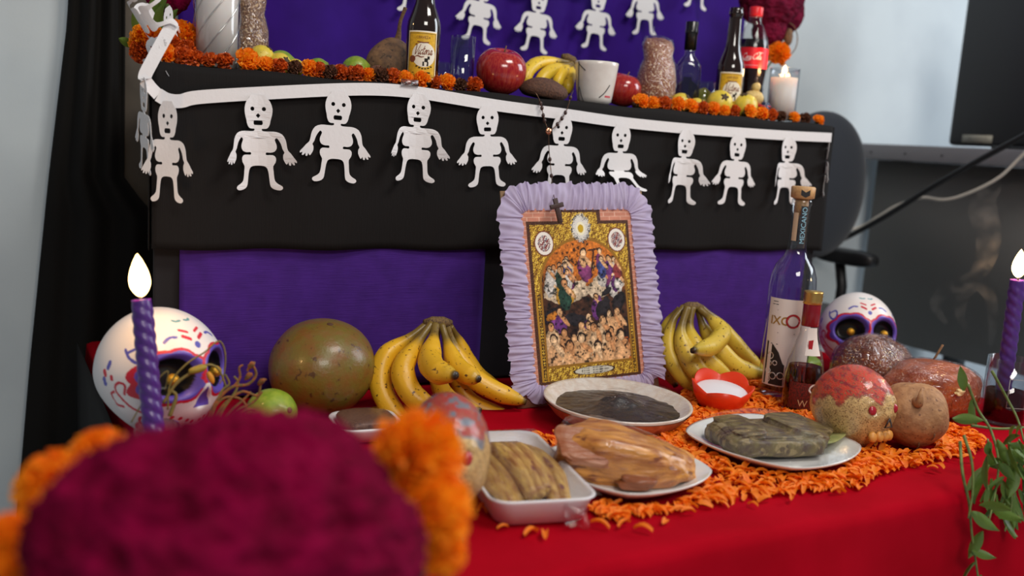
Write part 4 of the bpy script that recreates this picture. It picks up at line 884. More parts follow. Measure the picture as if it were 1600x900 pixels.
def big_marigold(label, loc, r, rot, n=230, seed=3, m=None, stem=None, group=None):
    t = thing('marigold_flower', label, 'flower', loc, rot, group)
    ob('petals', mesh('petals', *sized(pompon(n, seed, 1, .36, 4, 5, .6, .12), r), smooth=False), m or M_mari, t)
    ob('calyx', lathe([(0, -.75*r), (.18*r, -.7*r), (.4*r, -.35*r), (.35*r, 0), (0, 0)], 14), M_sepal, t)
    return t
def stem_to(t, a, b, r=.0025):
    M = t.matrix_world if t.parent is None else None
    bpy.context.view_layer.update(); inv = t.matrix_world.inverted(); a, b = Vector(a), Vector(b); mid = a.lerp(b, .5)+Vector((0, .0, .02))
    ob('stem', tube(catmull([inv@a, inv@mid, inv@b], 8), r, 8), M_stem, t)
def cockscomb(vf_r, seed, nu=150, nv=100, amp=.10):
    V, F = ball(nu, nv); n1 = sinoise(V, 2.6, seed, 2); n2 = np.abs(sinoise(V, 9, seed+1, 2)); n3 = sinoise(V, 40, seed+2, 1)
    return V*(1+amp*n1*.5-.07*n2+.022*n3)[:, None]*np.array(vf_r), F
# foreground bouquet (in a tall vase standing in front of the table)
vs = thing('flower_vase', 'tall clay vase holding the foreground flowers', 'vase', (.13, .56, .0))
ob('body', lathe([(0, 0), (.06, 0), (.085, .08), (.09, .18), (.06, .30), (.045, .36), (.055, .40), (.05, .40), (.04, .36), (.05, .28), (0, .05)], 32), mat('vase_clay', lin(120, 70, 50), .6), vs)
fc = thing('cockscomb_flower', 'large velvety magenta cockscomb filling the left foreground', 'flower', Wd(363, 893, .55))
ob('flower_head', cockscomb((.116, .085, .094), 5, 200, 130), M_cocks, fc); stem_to(fc, fc.location-Vector((0, 0, .05)), (.13, .56, .30), .006)
BM = [('orange marigold right of the foreground cockscomb', (650, 712), .63, .031, (1.3, .2, .0), 5), ('lower orange marigold hanging at the right of the cockscomb', (664, 795), .62, .030, (1.4, .3, .2), 6),
      ('orange marigold behind the upper left of the cockscomb', (158, 728), .66, .026, (1.0, -.3, -.3), 7), ('orange marigold at the far left of the cockscomb', (90, 765), .64, .026, (1.0, -.5, -.3), 8),
      ('orange marigold at the left edge of the picture', (18, 850), .56, .018, (.7, -.2, 0), 9), ('orange marigold at the bottom left corner', (28, 900), .55, .016, (.9, 0, 0), 10), ('small orange marigold bud low on the right of the cockscomb', (690, 862), .62, .016, (1.6, .3, 0), 12)]
for lb_, (x, y), d_, r_, ro_, sd in BM:
    p = Wd(x, y, d_); t = big_marigold(lb_, p, r_, ro_, 170, sd); stem_to(t, p+Vector((0, .004, -.3*r_)), (.13+.02*math.sin(sd), .56+.015*math.cos(sd), .33), .0028)
# petal clinging beside the bouquet: small leaf
# dried stems behind the cockscomb
ds = thing('dried_stems', 'curled dried stems and buds in front of the left skull', 'dried plant', Wz(330, 690, T0+.004))
o0 = ds.location.copy(); Mds = mat('dried_stem', lin(150, 84, 40), .8, c2=lin(96, 84, 40), scale=30); Mgs = mat('grass_stem', lin(134, 112, 48), .6, c2=lin(110, 100, 50), scale=20)
for pts, r_, mm in (([(322, 660), (340, 625), (362, 605), (388, 600), (400, 585), (393, 570), (386, 580)], .0035, Mds), ([(330, 660), (352, 630), (378, 612), (402, 618), (408, 600), (416, 592)], .003, Mds), ([(320, 665), (332, 640), (350, 622), (372, 622), (384, 634), (376, 648)], .003, Mds),
    ([(345, 660), (362, 640), (380, 625), (392, 612)], .003, Mds), ([(365, 605), (375, 590), (374, 575), (380, 570)], .0026, Mds), ([(262, 640), (266, 600), (290, 570), (320, 550), (342, 533), (352, 552), (350, 585), (343, 600)], .0018, Mgs),
    ([(255, 630), (275, 600), (300, 582), (325, 570), (342, 578), (354, 606)], .0030, Mgs), ([(205, 660), (225, 625), (240, 600), (262, 580), (258, 610)], .0013, Mgs), ([(265, 650), (275, 620), (268, 610)], .004, Mgs), ([(340, 662), (348, 640), (366, 615), (372, 598), (366, 588)], .003, Mgs), ([(352, 660), (372, 640), (396, 628), (410, 612)], .003, Mds), ([(328, 655), (346, 612), (358, 600), (352, 585)], .0026, Mgs), ([(360, 655), (385, 640), (398, 640)], .0035, Mds)):
    C = [W(x, y, 1.19)-o0 for x, y in pts]; ob('dried_stem', tube(catmull(C, 8), [r_*.7, r_*.6, r_*.45], 7), mm, ds)
ob('yellow_bud', fruit(.004, .004, .009, 4, .05, nu=14, nv=10), mat('bud_yellow', lin(214, 140, 30), .6), ds, W(329, 590, 1.185)-o0, (0, -.4, 0))
ob('yellow_bud', fruit(.012, .006, .005, 5, .1, nu=14, nv=10), mat('bud_olive', lin(156, 132, 40), .5), ds, W(309, 577, 1.185)-o0, (0, -.3, 0))
for x, y in ((393, 570), (408, 596), (388, 588)): ob('dry_bud', fruit(.0035, .0035, .006, x, .3, nu=12, nv=8), Mds, ds, W(x, y, 1.188)-o0, (.3, .6, 0))
# herb sprig hanging over the right edge of the table
hb = thing('herb_sprig', 'green leafy herb sprig drooping over the right table edge', 'herb', (1.2, .75, T0))
h0 = hb.location.copy(); g_ = np.random.default_rng(5)
HS = [[(1512, 600, .80), (1528, 640, .79), (1548, 672, .77), (1560, 720, .745), (1555, 770, .73), (1545, 815, .72)], [(1550, 580, .80), (1572, 620, .79), (1590, 655, .77), (1600, 690, .75)], [(1518, 665, .79), (1560, 670, .78), (1598, 668, .77), (1640, 665, .76)],
      [(1500, 690, .765), (1504, 740, .74), (1514, 785, .735), (1518, 830, .73), (1525, 880, .725), (1530, 915, .72)], [(1506, 680, .76), (1518, 720, .74), (1520, 765, .73), (1513, 810, .725)], [(1560, 690, .76), (1575, 740, .74), (1580, 790, .73), (1570, 830, .725)], [(1590, 690, .76), (1598, 740, .74), (1600, 800, .73)]]
for pts in HS: ob('stem', tube(catmull([W(*p)-h0 for p in pts], 8), [.0022, .0018, .0012], 7), M_stem, hb)
lv = [(1505, 610, .79, .3), (1520, 625, .79, 2.6), (1490, 655, .775, 1.6), (1520, 800, .72, 2.2), (1535, 830, .72, 3.4), (1530, 790, .72, 1.2), (1548, 760, .72, 3.0), (1525, 880, .72, 3.0), (1535, 900, .72, 3.6), (1520, 860, .722, 2.2)]
for k in range(46):
    lv.append((1545+60*g_.random(), 665+125*g_.random()**1.1, .755-.035*g_.random(), 2.2+1.9*g_.random()))
for x, y, Y_, a_ in lv:
    l = ob('leaf', lfm, None, hb, W(x, y, Y_)-h0, (g_.normal()*.5, a_, g_.normal()*.9)); s_ = .034+.022*g_.random(); l.scale = (s_, s_, s_)
# ------------------------------------------------------------------ marigold petals strewn over the red cloth
pv_, pf_ = grid(3, 5, lambda u, v: ((u-.5)*.50*(.5+.5*np.sin(PI*v*.9)), v-.5, .16*np.sin(PI*v)+.22*np.abs(u-.5)))
ptm = [mesh('marigold_petal', pv_, pf_), mesh('marigold_petal', *(lambda v, f: (v*np.array((.75, 1.15, 1.6)), f))(pv_, pf_))]
M_petal = mat('petal_orange', lin(255, 150, 26), .6, c2=lin(250, 118, 12), scale=8, transl=.3)
for m in ptm: m.materials.append(M_petal)
poly = [(.50, .90), (.56, .855), (.66, .83), (.80, .835), (.93, .825), (1.02, .805), (1.10, .835), (1.22, .845), (1.36, .86), (1.42, .90), (1.40, 1.0), (1.33, 1.08), (1.36, 1.2), (1.32, 1.31), (1.16, 1.30), (1.04, 1.22), (.90, 1.10), (.76, 1.10), (.68, 1.14), (.58, 1.10)]
poly = np.array(poly)
def inside(x, y):
    c = False; n = len(poly)
    for i in range(n):
        (x1, y1), (x2, y2) = poly[i], poly[(i+1) % n]
        if (y1 > y) != (y2 > y) and x < (x2-x1)*(y-y1)/(y2-y1)+x1: c = not c
    return c
holes = [(1.012, .96, .112), (.722, .945, .10), (.874, 1.162, .085), (1.098, 1.172, .042), (1.166, .952, .05), (1.255, .912, .048), (1.268, 1.196, .045), (1.236, 1.117, .038), (1.47, 1.165, .07), (1.47, 1.035, .08)]
def free(x, y):
    if any((x-a)**2+(y-b)**2 < c*c for a, b, c in holes): return False
    dx, dy = x-.588, y-.970; c, s = math.cos(-.22), math.sin(-.22); return not (abs(dx*c+dy*s) < .066 and abs(-dx*s+dy*c) < .125)
pts = []
while len(pts) < 4600:
    x = .46+rng.random()*1.0; y = .79+rng.random()*.53
    if inside(x, y) or (rng.random() < .03 and inside(x+rng.normal()*.03, y+.025)):
        dens = .62+.38*math.sin(x*19+1)*math.sin(y*23) if not (.86 < x < 1.02 and .98 < y < 1.12) else 1
        if rng.random() < dens and free(x, y): pts.append((x, y))
pts.sort(key=lambda p: p[1]+.25*p[0])
near = pts[:300]; rest = pts[300:]
for i, (x, y) in enumerate(near):
    s_ = .012+.009*rng.random()
    tag(ob('marigold_petal', ptm[i % 2], None, None, (x, y, T0+.0035+.002*rng.random()), (rng.normal()*.25, rng.normal()*.25, rng.random()*6.28), s_), 'loose orange marigold petal along the front of the red cloth', 'petal', 'loose petals along the table front')
for x, y in ((912, 797), (1030, 800), (1005, 829), (937, 822), (1295, 762), (1335, 758), (1310, 770), (830, 835), (852, 838), (1060, 800), (1385, 735)):
    p = Wz(x, y, T0+.004); tag(ob('marigold_petal', ptm[1], None, None, p, (.1, .1, rng.random()*6.28), .02), 'loose orange marigold petal along the front of the red cloth', 'petal', 'loose petals along the table front')
VV = []; FF = []; nb = 0
for x, y in rest:
    s_ = .012+.010*rng.random(); a_ = rng.random()*6.28; e1 = rng.normal()*.45; P = (pv_*np.array((1, 1, 1.3)))*s_
    c_, q_ = math.cos(a_), math.sin(a_); P = np.stack([P[:, 0]*c_-P[:, 1]*q_, P[:, 0]*q_+P[:, 1]*c_, P[:, 2]+P[:, 1]*e1], 1)+np.array((x, y, T0+.003+.007*rng.random()))
    VV.append(P); FF += [tuple(i+nb for i in f) for f in pf_]; nb += len(P)
o = ob('petal_carpet', (np.concatenate(VV), FF), M_petal); tag(o, 'carpet of shredded orange marigold petals strewn over the red cloth', 'petals'); o['kind'] = 'stuff'
# ------------------------------------------------------------------ upper shelf
M_cwax = mat('white_wax', lin(236, 224, 214), .45, sss=.4)
M_rib = film('glass_rib', (1, 1, 1), .15, 0, gain=.5, base=.3)
def votive(label, loc, r, h, wax_h, spiral=True, lit=True):
    t = thing('glass_candle', label, 'candle', loc)
    prof = [(0, .003), (r*.92, 0), (r, .006)]+[(r, h*k/10) for k in range(1, 10)]+[(r, h), (r+.0008, h+.001), (r-.002, h+.001), (r-.0025, h-.004)]
    ob('glass', lathe(prof, 44), M_glass, t)
    ob('wax', lathe([(0, .005), (r-.0035, .005), (r-.003, wax_h), (r*.4, wax_h-.003), (0, wax_h-.004)], 40), M_cwax, t)
    if spiral:
        for q in range(7):
            P = [((r+.0006)*math.cos(a), (r+.0006)*math.sin(a), .01+z) for a, z in [(q*2*PI/7+k*.16, k*(h-.02)/24) for k in range(25)]]; ob('glass_rib', tube(P, .0012, 5), M_rib, t)
    ob('wick', tube([(0, 0, wax_h-.006), (0, .001, wax_h+.008)], .0011, 6), M_wick, t)
    if lit: flame(t, (0, .001, wax_h+.006), .018, .005, .35)
    return t
votive('tall white candle in spiral ribbed glass at the upper shelf left end', (.331, 1.56, T1), .035, .20, .175, True, True)
votive('lit white candle in clear glass at the upper shelf right end', (1.507, 1.51, T1), .0315, .112, .094, False, True)
# beer bottles
M_brown = mat('brown_glass', lin(34, 18, 10), .06, coat=.6); M_yel = mat('label_yellow', lin(226, 176, 32), .5, c2=lin(206, 156, 24), scale=30); M_cream = mat('label_cream', lin(236, 226, 206), .55); M_bk = mat('ink_dark', lin(46, 34, 24), .6); M_brn = mat('ink_brown', lin(124, 60, 30), .5)
def disc(rx, ry, n=32, m=8): return lathe([(0, 0)]+[(k/m, 0) for k in range(1, m+1)], n)[0]*np.array((rx, ry, 1)), lathe([(0, 0)]+[(k/m, 0) for k in range(1, m+1)], n)[1]
def beer(label, loc, face):
    t = thing('beer_bottle', label, 'bottle', loc); r = .0285
    ob('glass', lathe([(0, .004), (r*.9, 0), (r, .006), (r, .098), (r*.97, .108), (r*.80, .122), (r*.60, .138), (.0145, .155), (.0130, .20), (.0128, .208), (.0146, .210), (.0146, .216), (.0132, .219), (.0132, .224), (.010, .225), (.009, .20), (0, .19)], 44), M_brown, t)
    lb = ob('label', cyl_patch(r+.0004, face, .92, .014, .092), M_cream, t); ob('label_field', cyl_patch(r+.0007, face, .86, .0165, .0895), M_yel, lb)
    lines = [cyl_patch(r+.0009, face, .83, .018, .0186), cyl_patch(r+.0009, face, .83, .0874, .088), cyl_patch(r+.0009, face-.80, .012, .018, .088, 4), cyl_patch(r+.0009, face+.80, .012, .018, .088, 4), cyl_patch(r+.0009, face, .72, .0205, .0209)]
    ob('label_lines', join(*lines), M_bk, lb)
    ob('label_oval', wrap(disc(.0205, .0200), r+.0010, face+.10, .053), M_cream, lb)
    ob('brand_script', wrap(center(strokes(VICT, .05, .12)), r+.0014, face+.10, .0615, .0165), M_brn, lb)
    ob('label_text', wrap(text_mesh('CERVEZA', .0058), r+.0012, face+.05, .081), M_brn, lb)
    ob('small_print', join(*[wrap(xf(box(.0035, .0018, .0001), (-.012+k*.005, -.0005*abs(k-2.5)**2*0, 0)), r+.0012, face+.12, .0305-.0006*(k-2.5)**2*-1) for k in range(6)], wrap(xf(box(.012, .0012, .0001)), r+.0012, face-.35, .0238), wrap(xf(box(.010, .0022, .0001)), r+.0012, face+.35, .0242)), M_bk, lb)
    ob('label_seal', wrap(disc(.0055, .0055), r+.0013, face-.55, .046), M_brn, lb)
    ob('label_emblem', wrap(join(box(.010, .007, .0001, c=(0, -.004, 0)), box(.006, .006, .0001, c=(.001, .002, 0)), box(.004, .005, .0001, c=(.005, .006, 0))), r+.0013, face+.22, .0425), M_bk, lb)
    return t
beer('brown beer bottle with yellow label beside the glasses on the upper shelf', (.657, 1.497, T1), -2.02)
beer('brown beer bottle with yellow label in front of the cola bottle', (1.372, 1.53, T1), -2.15)
# tumblers
def tumbler(label, loc, r, h, water):
    t = thing('shot_glass', label, 'glass', loc); ob('glass', lathe([(0, .006), (r*.8, .006), (r*.9, .012), (r-.0015, h), (r, h), (r*.96, .006), (r*.9, 0), (0, 0)], 36), M_glass, t)
    if water: ob('water', lathe([(0, .0075), (r*.8, .0075), (r*.9, .014), (r*.93, water), (0, water)], 32), film('water', (.92, .95, .97), .02, 0, gain=.3, base=.0), t)
tumbler('tall shot glass of water beside the big red apple', (.748, 1.53, T1), .0225, .098, .078)
tumbler('short shot glass behind the left beer bottle', (.742, 1.60, T1), .019, .055, .035)
# apples
def apple(label, loc, r, rot):
    t = thing('apple', label, 'apple', loc, rot); V, F = fruit(r, r, r*.93, 7, .012, 1.3, .28, 48, 34, .06, .15); ob('skin', (V, F), M_apple, t)
    ob('stem', tube(catmull([(0, 0, r*.62), (.002, 0, r*.8), (.005, .001, r*.98)], 5), .0013, 6), M_stalk, t)
apple('large shiny red apple beside the water glass', (.812, 1.502, T1+.043), .0455, (.25, -.15, .4))
apple('red apple partly hidden behind the white cup', (1.118, 1.555, T1+.037), .037, (.2, .1, 0))
# bananas on the shelf
b3 = bunch('small yellow banana bunch behind the white cup on the upper shelf', [
  ([(893, 98, 1.60), (868, 95, 1.58), (838, 100, 1.565), (822, 118, 1.55), (826, 140, 1.545)], .0135), ([(893, 99, 1.59), (876, 104, 1.57), (858, 112, 1.55), (845, 128, 1.54), (850, 148, 1.535)], .0135),
  ([(894, 100, 1.59), (884, 108, 1.57), (874, 120, 1.555), (868, 140, 1.545)], .013), ([(896, 100, 1.60), (892, 112, 1.58), (888, 128, 1.56), (886, 148, 1.55)], .0135)], [(878, 87, 1.60), (902, 99, 1.60)], (226, 188, 50), .013)
# avocado half in front
M_avo = mat('mamey_skin', lin(96, 62, 44), .8, c2=lin(70, 44, 34), scale=40, bump=.0016, bscale=70)
av = thing('mamey', 'rough brown mamey fruit at the shelf edge below the bananas', 'fruit', (.895, 1.487, T1+.016), (0, .12, -.1))
V, F = fruit(.046, .030, .021, 8, .05, 2); V[:, 2] = np.maximum(V[:, 2], -.014); ob('peel', (V, F), M_avo, av)
# white cup
cp = thing('white_cup', 'white ceramic cup with black line drawing on the upper shelf', 'cup', (1.018, 1.505, T1))
rc = lambda z: .031+.0105*(z/.078)**.8
ob('cup_body', lathe([(0, .002), (.026, 0), (.029, .003)]+[(rc(z), z) for z in np.linspace(.006, .077, 12)]+[(rc(.077)-.001, .0785)]+[(rc(z)-.003, z) for z in np.linspace(.077, .01, 8)]+[(0, .008)], 48), mat('cup_glaze', lin(222, 214, 206), .2, coat=.3, c2=lin(216, 206, 198), scale=10), cp)
def cupline(pts, w_=.0009): return tube([((rc(z)+.0003)*math.cos(a), (rc(z)+.0003)*math.sin(a), z) for a, z in catmull([(a, z, 0) for a, z in pts], 8)[:, :2]], w_, 5)
fa = -2.2
ob('line_drawing', join(cupline([(fa-.9, .077), (fa-.95, .05), (fa-1.0, .02), (fa-1.0, .005)]), cupline([(fa-.95, .074), (fa-.7, .066), (fa-.5, .060)]), cupline([(fa+.3, .012), (fa+.6, .022), (fa+.85, .036)]), cupline([(fa-.9, .03), (fa-.75, .014), (fa-.6, .004)])), mat('cup_ink', lin(44, 42, 44), .5), cp)
ob('cup_print', join(*[cyl_patch(.0405, fa+.85, .22, .03+.0*k, .036, 6) for k in range(1)]), mat('cup_red', lin(190, 60, 70), .5), cp, (0, 0, -.012), None, .84)
# breads in bags
def bag_bread(label, loc, prof, m, seed, n=48):
    t = thing('bagged_bread', label, 'bread', loc); V, F = lathe(prof, n); V = V*(1+.05*sinoise(V*30, 1.2, seed, 2))[:, None]*np.array((1, 1, 1)); ob('loaf', (V, F), m, t)
    Q = V*np.array((1.06, 1.06, 1.03)); Q[:, :2] *= (1+.02*sinoise(V*60, 1.5, seed+3, 2))[:, None]; ob('plastic_bag', (Q, F), M_filmc, t); return t
M_sesb = mat('sesame_bread', lin(156, 92, 56), .4, c2=lin(132, 72, 44), scale=4, bump=.002, bscale=60, spots=.575, spotc=lin(236, 206, 160), spotscale=52)
bb = bag_bread('brown sesame bread figure in a clear bag beside the clear bottle', (1.206, 1.565, T1+.002), [(0, 0), (.036, .002), (.043, .03), (.042, .06), (.034, .088), (.028, .105), (.031, .125), (.026, .142), (.012, .150), (0, .152)], M_sesb, 2)
ob('bag_twist', tube([(-.012, 0, .148), (-.016, 0, .158), (-.017, .002, .166)], [.004, .002, .003], 8), M_filmc, bb)
bag_bread('grainy brown bread in a clear bag behind the tall white candle', (.400, 1.63, T1+.002), [(0, 0), (.026, .002), (.031, .03), (.028, .07), (.022, .1), (.026, .125), (.02, .15), (0, .16)], mat('grain_bread', lin(150, 108, 76), .5, c2=lin(112, 74, 54), scale=20, bump=.003, bscale=60, spots=.55, spotc=lin(206, 170, 126), spotscale=50), 5)
# jicama with stalk
jc = thing('jicama', 'brown jicama with long dry stalk behind the left beer bottle', 'jicama', (.638, 1.585, T1+.036), (.1, .1, 0))
V, F = fruit(.047, .045, .040, 14, .03, 1.6, 0, 44, 30); k = np.clip(V[:, 2]/.04, 0, 1); V[:, 2] += .012*k**4; ob('root', (V, F), M_rootd, jc)
ob('stalk', tube(catmull([(0, 0, .036), (.002, 0, .055), (.001, 0, .08), (.006, 0, .105)], 8), [.011, .006, .0035, .003, .0035], 10), M_stalk, jc)
# clear flask bottle with black cap
cf = thing('flask_bottle', 'clear flat flask bottle with black cap on the upper shelf', 'bottle', (1.292, 1.57, T1), (0, 0, -.6))
P = [(0, .002), (.024, 0), (.0265, .006), (.0265, .088), (.025, .102), (.017, .114), (.0105, .122), (.0102, .135)]
V, F = lathe(P, 40); V[:, 1] *= np.where(V[:, 2] < .11, .72, 1); V[:, :2] = np.where((V[:, 2] < .105)[:, None], np.sign(V[:, :2])*np.abs(V[:, :2]/.0265)**.7*.0265*np.array((1, .9)), V[:, :2]); ob('glass', (V, F), film('flask_glass', (.72, .72, .76), .03, 0, gain=1.0, base=.10), cf)
ob('liquor', (V*np.array((.93, .93, .55))+np.array((0, 0, .004)), F), film('flask_liquor', (.5, .45, .52), .05, 0, gain=.3, base=.0), cf)
ob('cap', lathe([(0, .133), (.0125, .133), (.0128, .165), (.0136, .1665), (.0136, .172), (.0128, .1735), (.0130, .189), (.012, .190), (0, .190)], 32), mat('black_cap', lin(22, 20, 20), .25), cf)
ob('embossed_arch', tube([(.014*math.cos(a), -.0196, .070+.014*math.sin(a)) for a in np.linspace(0, PI, 16)], .0006, 5), M_glass, cf)
# cola bottle
ck = thing('cola_bottle', 'plastic cola bottle with red label and red cap on the upper shelf', 'bottle', (1.487, 1.595, T1), (0, 0, 0))
cpf = [(0, .004), (.026, 0), (.034, .012), (.0335, .05), (.0315, .075), (.0335, .095), (.0345, .106), (.0345, .160), (.0335, .165), (.0310, .177), (.025, .192), (.019, .205), (.0140, .214), (.0132, .228)]
ob('plastic', lathe(cpf, 48), film('pet', (.9, .9, .9), .04, .0004, 60, gain=.7, base=.04), ck)
ob('cola', lathe([(0, .006), (.025, .003), (.0325, .013), (.032, .05), (.030, .075), (.032, .095), (.033, .1), (.033, .160), (.0322, .168), (.0300, .176), (0, .176)], 44), mat('cola', lin(24, 10, 8), .15), ck)
lb = ob('label', cyl_patch(.0350, -2.3, PI, .113, .157, 64), mat('cola_red', lin(206, 20, 34), .35), ck)
fk = -2.36
ob('brand_script', wrap(center(strokes(COCA, .05, .13)), .0356, fk+.12, .138, .0122), mat('ink_white', lin(240, 236, 234), .5), lb)
ob('label_line', wrap(join(*[xf(box(.0042, .0013, .0001), (-.018+k*.0055, 0, 0)) for k in range(7)]), .0354, fk, .119), mat('ink_pale', lin(236, 200, 200), .5), lb)
ob('cap', lathe([(0, .226), (.0145, .226), (.0150, .228), (.0150, .243), (.0138, .246), (0, .246)], 40), mat('cap_red', lin(220, 34, 40), .35), ck)
# clay figurines
hn = thing('hen_figurine', 'small painted clay hen figurine in front of the cola bottle', 'figurine', (1.428, 1.512, T1), (0, 0, -.5))
ob('base', lathe([(0, 0), (.024, 0), (.026, .010), (.020, .022), (.014, .030), (0, .032)], 24), mat('clay_orange', lin(196, 104, 52), .5), hn)
ob('body', fruit(.020, .015, .017, 5, .04), mat('clay_cream', lin(224, 196, 128), .5, c2=lin(206, 170, 96), scale=40), hn, (0, 0, .045))
ob('head', fruit(.0095, .009, .010, 6, .03), bpy.data.materials['clay_cream'], hn, (.002, 0, .068)); ob('crest', tube([(-.001, 0, .074), (.000, 0, .084), (.002, 0, .090)], [.005, .004, .0015], 8), mat('clay_dark', lin(70, 50, 40), .6), hn)
ob('red_brim', lathe([(0, .026), (.018, .027), (.019, .029), (.010, .033), (0, .034)], 20), mat('clay_red', lin(196, 34, 40), .4), hn, (.016, -.010, 0))
bf = thing('clay_jug', 'tiny dark blue clay jug at the upper shelf right', 'figurine', (1.434, 1.484, T1))
ob('body', lathe([(0, 0), (.008, 0), (.0135, .008), (.0140, .016), (.009, .025), (.0065, .029), (.0085, .036), (.007, .036), (.005, .03), (0, .03)], 24), mat('clay_blue', lin(34, 52, 92), .3, c2=lin(24, 34, 60), scale=80), bf)
ob('handle', tube(catmull([(.008, 0, .034), (.015, 0, .03), (.013, 0, .018)], 6), .0018, 6), bpy.data.materials['clay_blue'], bf)
# guavas, limes and nuts
def guava(label, px, py, Y_, r, rot, cal=True, m=None):
    p = W(px, py, Y_); p.z = T1+r*.96; t = thing('guava', label, 'guava', p, rot); ob('skin', fruit(r, r, r*1.02, int(px), .02, 1.5), m or M_guava, t)
    if cal:
        V, F = lathe([(0, r*1.05), (r*.10, r*1.05), (r*.24, r*1.07), (r*.26, r*.98), (0, r*.94)], 20); V[:, :2] *= (1+.35*np.cos(5*np.arctan2(V[:, 1], V[:, 0])))[:, None]; ob('calyx', (V, F), mat('calyx_brown', lin(74, 56, 34), .8), t)
guava('yellow guava resting behind the marigolds beside the tall candle', 409, 85, 1.52, .0195, (.3, .6, 0)); bpy.data.objects['guava'].location.z += .006
guava('yellow guava next to the left guava on the shelf', 437, 95, 1.51, .018, (1.2, .2, .3)); guava('small pale guava at the end of the left guavas', 462, 97, 1.505, .014, (.9, 0, 0))
guava('yellow guava under the bagged sesame bread', 1064, 152, 1.52, .0205, (.8, .4, 0)); guava('pale small guava in front of the clear flask', 1088, 157, 1.500, .0165, (1.0, .2, .4))
guava('big yellow guava in front of the right beer bottle', 1124, 160, 1.493, .0265, (1.1, 0, -.3)); guava('big yellow guava beside the tiny blue jug', 1164, 166, 1.495, .0255, (.3, -.3, -.4))
guava('small yellow guava hidden between the front guavas', 1098, 155, 1.545, .017, (.8, 0, 0))
p = W(556, 100, 1.555); lime((p.x, 1.555, T1+.024), .0225, 'green lime behind the nuts on the upper shelf', None, (.5, 1.2, .2))
p = W(440, 95, 1.555); lime((p.x, 1.56, T1+.022), .021, 'green lime behind the left guavas on the upper shelf', None, (.5, 1.2, .2))
p = W(498, 98, 1.545); lime((p.x, 1.55, T1+.018), .018, 'dull green lime at the left of the nuts', None, (.5, .9, .5))
p = W(1103, 140, 1.60); lime((p.x, 1.61, T1+.033), .027, 'yellow green lime in a glass behind the right beer bottle', mat('lime_yellow', lin(176, 170, 40), .35), (.2, 0, 0))
gt = thing('shot_glass', 'shot glass around the lime behind the right beer bottle', 'glass', (p.x, 1.61, T1+.001)); ob('glass', lathe([(0, 0.001), (.029, .001), (.031, .075), (.0315, .075), (.030, 0), (0, 0)], 32), M_glass, gt)
for px, py, Y_, r_ in ((520, 106, 1.50, .0125), (536, 100, 1.51, .014), (549, 104, 1.50, .0135), (510, 103, 1.515, .0125), (590, 98, 1.505, .016), (603, 102, 1.515, .0135), (571, 106, 1.51, .012), (1006, 146, 1.50, .0145), (1022, 152, 1.492, .0115), (1046, 154, 1.492, .0145), (1044, 164, 1.478, .010), (998, 143, 1.53, .013)):
    p = W(px, py, Y_); p.z = T1+r_*.95; t = tag(ob('walnut', fruit(r_, r_*.95, r_*1.0, px, .05, 3, nu=24, nv=16), M_nut, None, p, (px*.1, px*.3, px*.7)), 'round brown nut behind the marigold heads on the upper shelf', 'nut', 'brown nuts on the upper shelf')
# ------------------------------------------------------------------ bouquets at both ends of the shelf
def vase(label, loc, r, h, m):
    t = thing('flower_vase', label, 'vase', loc); ob('body', lathe([(0, 0), (r*.8, 0), (r, h*.3), (r*.85, h*.7), (r*.6, h*.9), (r*.7, h), (r*.6, h), (r*.5, h*.88), (0, h*.2)], 28), m, t); return t
Mv = mat('dark_vase', lin(40, 34, 34), .4)
vase('dark vase behind the left marigolds on the shelf', (.262, 1.60, T1), .03, .05, Mv); 
for k, (x, y, r_, Y_, ro_) in enumerate(((232, 66, .028, 1.57, (1.2, 0, -.6)), (282, 58, .026, 1.58, (1.2, 0, .0)), (262, 74, .022, 1.54, (1.1, 0, -.2)), (222, 80, .018, 1.56, (1.3, 0, -.8)), (290, 78, .016, 1.54, (1.3, 0, .3)))):
    p = W(x, y, Y_); t = big_marigold(('orange marigold at the left end of the upper shelf', 'orange marigold beside the tall white candle', 'orange marigold behind the paper strip tail', 'small orange marigold at the far left shelf corner', 'small orange marigold low beside the tall candle')[k], p, r_, ro_, 120, 30+k, M_mari if k < 2 else M_rust, group='left shelf bouquet'); stem_to(t, p, (.262, 1.60, T1+.03), .002)
cl_ = thing('cockscomb_flower', 'dark red cockscomb at the top left above the marigolds', 'flower', W(262, -8, 1.66)); ob('flower_head', cockscomb((.035, .03, .035), 15, 60, 40), M_cocks, cl_); stem_to(cl_, cl_.location, (.262, 1.60, T1+.03), .003)
lf = thing('leaf_spray', 'green leaves behind the left shelf marigolds', 'leaves', W(245, 60, 1.60)); l0 = lf.location.copy()
for x, y, a_, s_ in ((240, 55, .1, .05), (225, 62, -.6, .05), (250, 50, .5, .045), (232, 30, .3, .05), (215, 72, -1.4, .04), (255, 20, -.2, .06)):
    o = ob('leaf', lfm, None, lf, W(x, y, 1.60)-l0, (.2, a_, .3), s_)
stem_to(lf, l0, (.262, 1.60, T1+.03), .002)
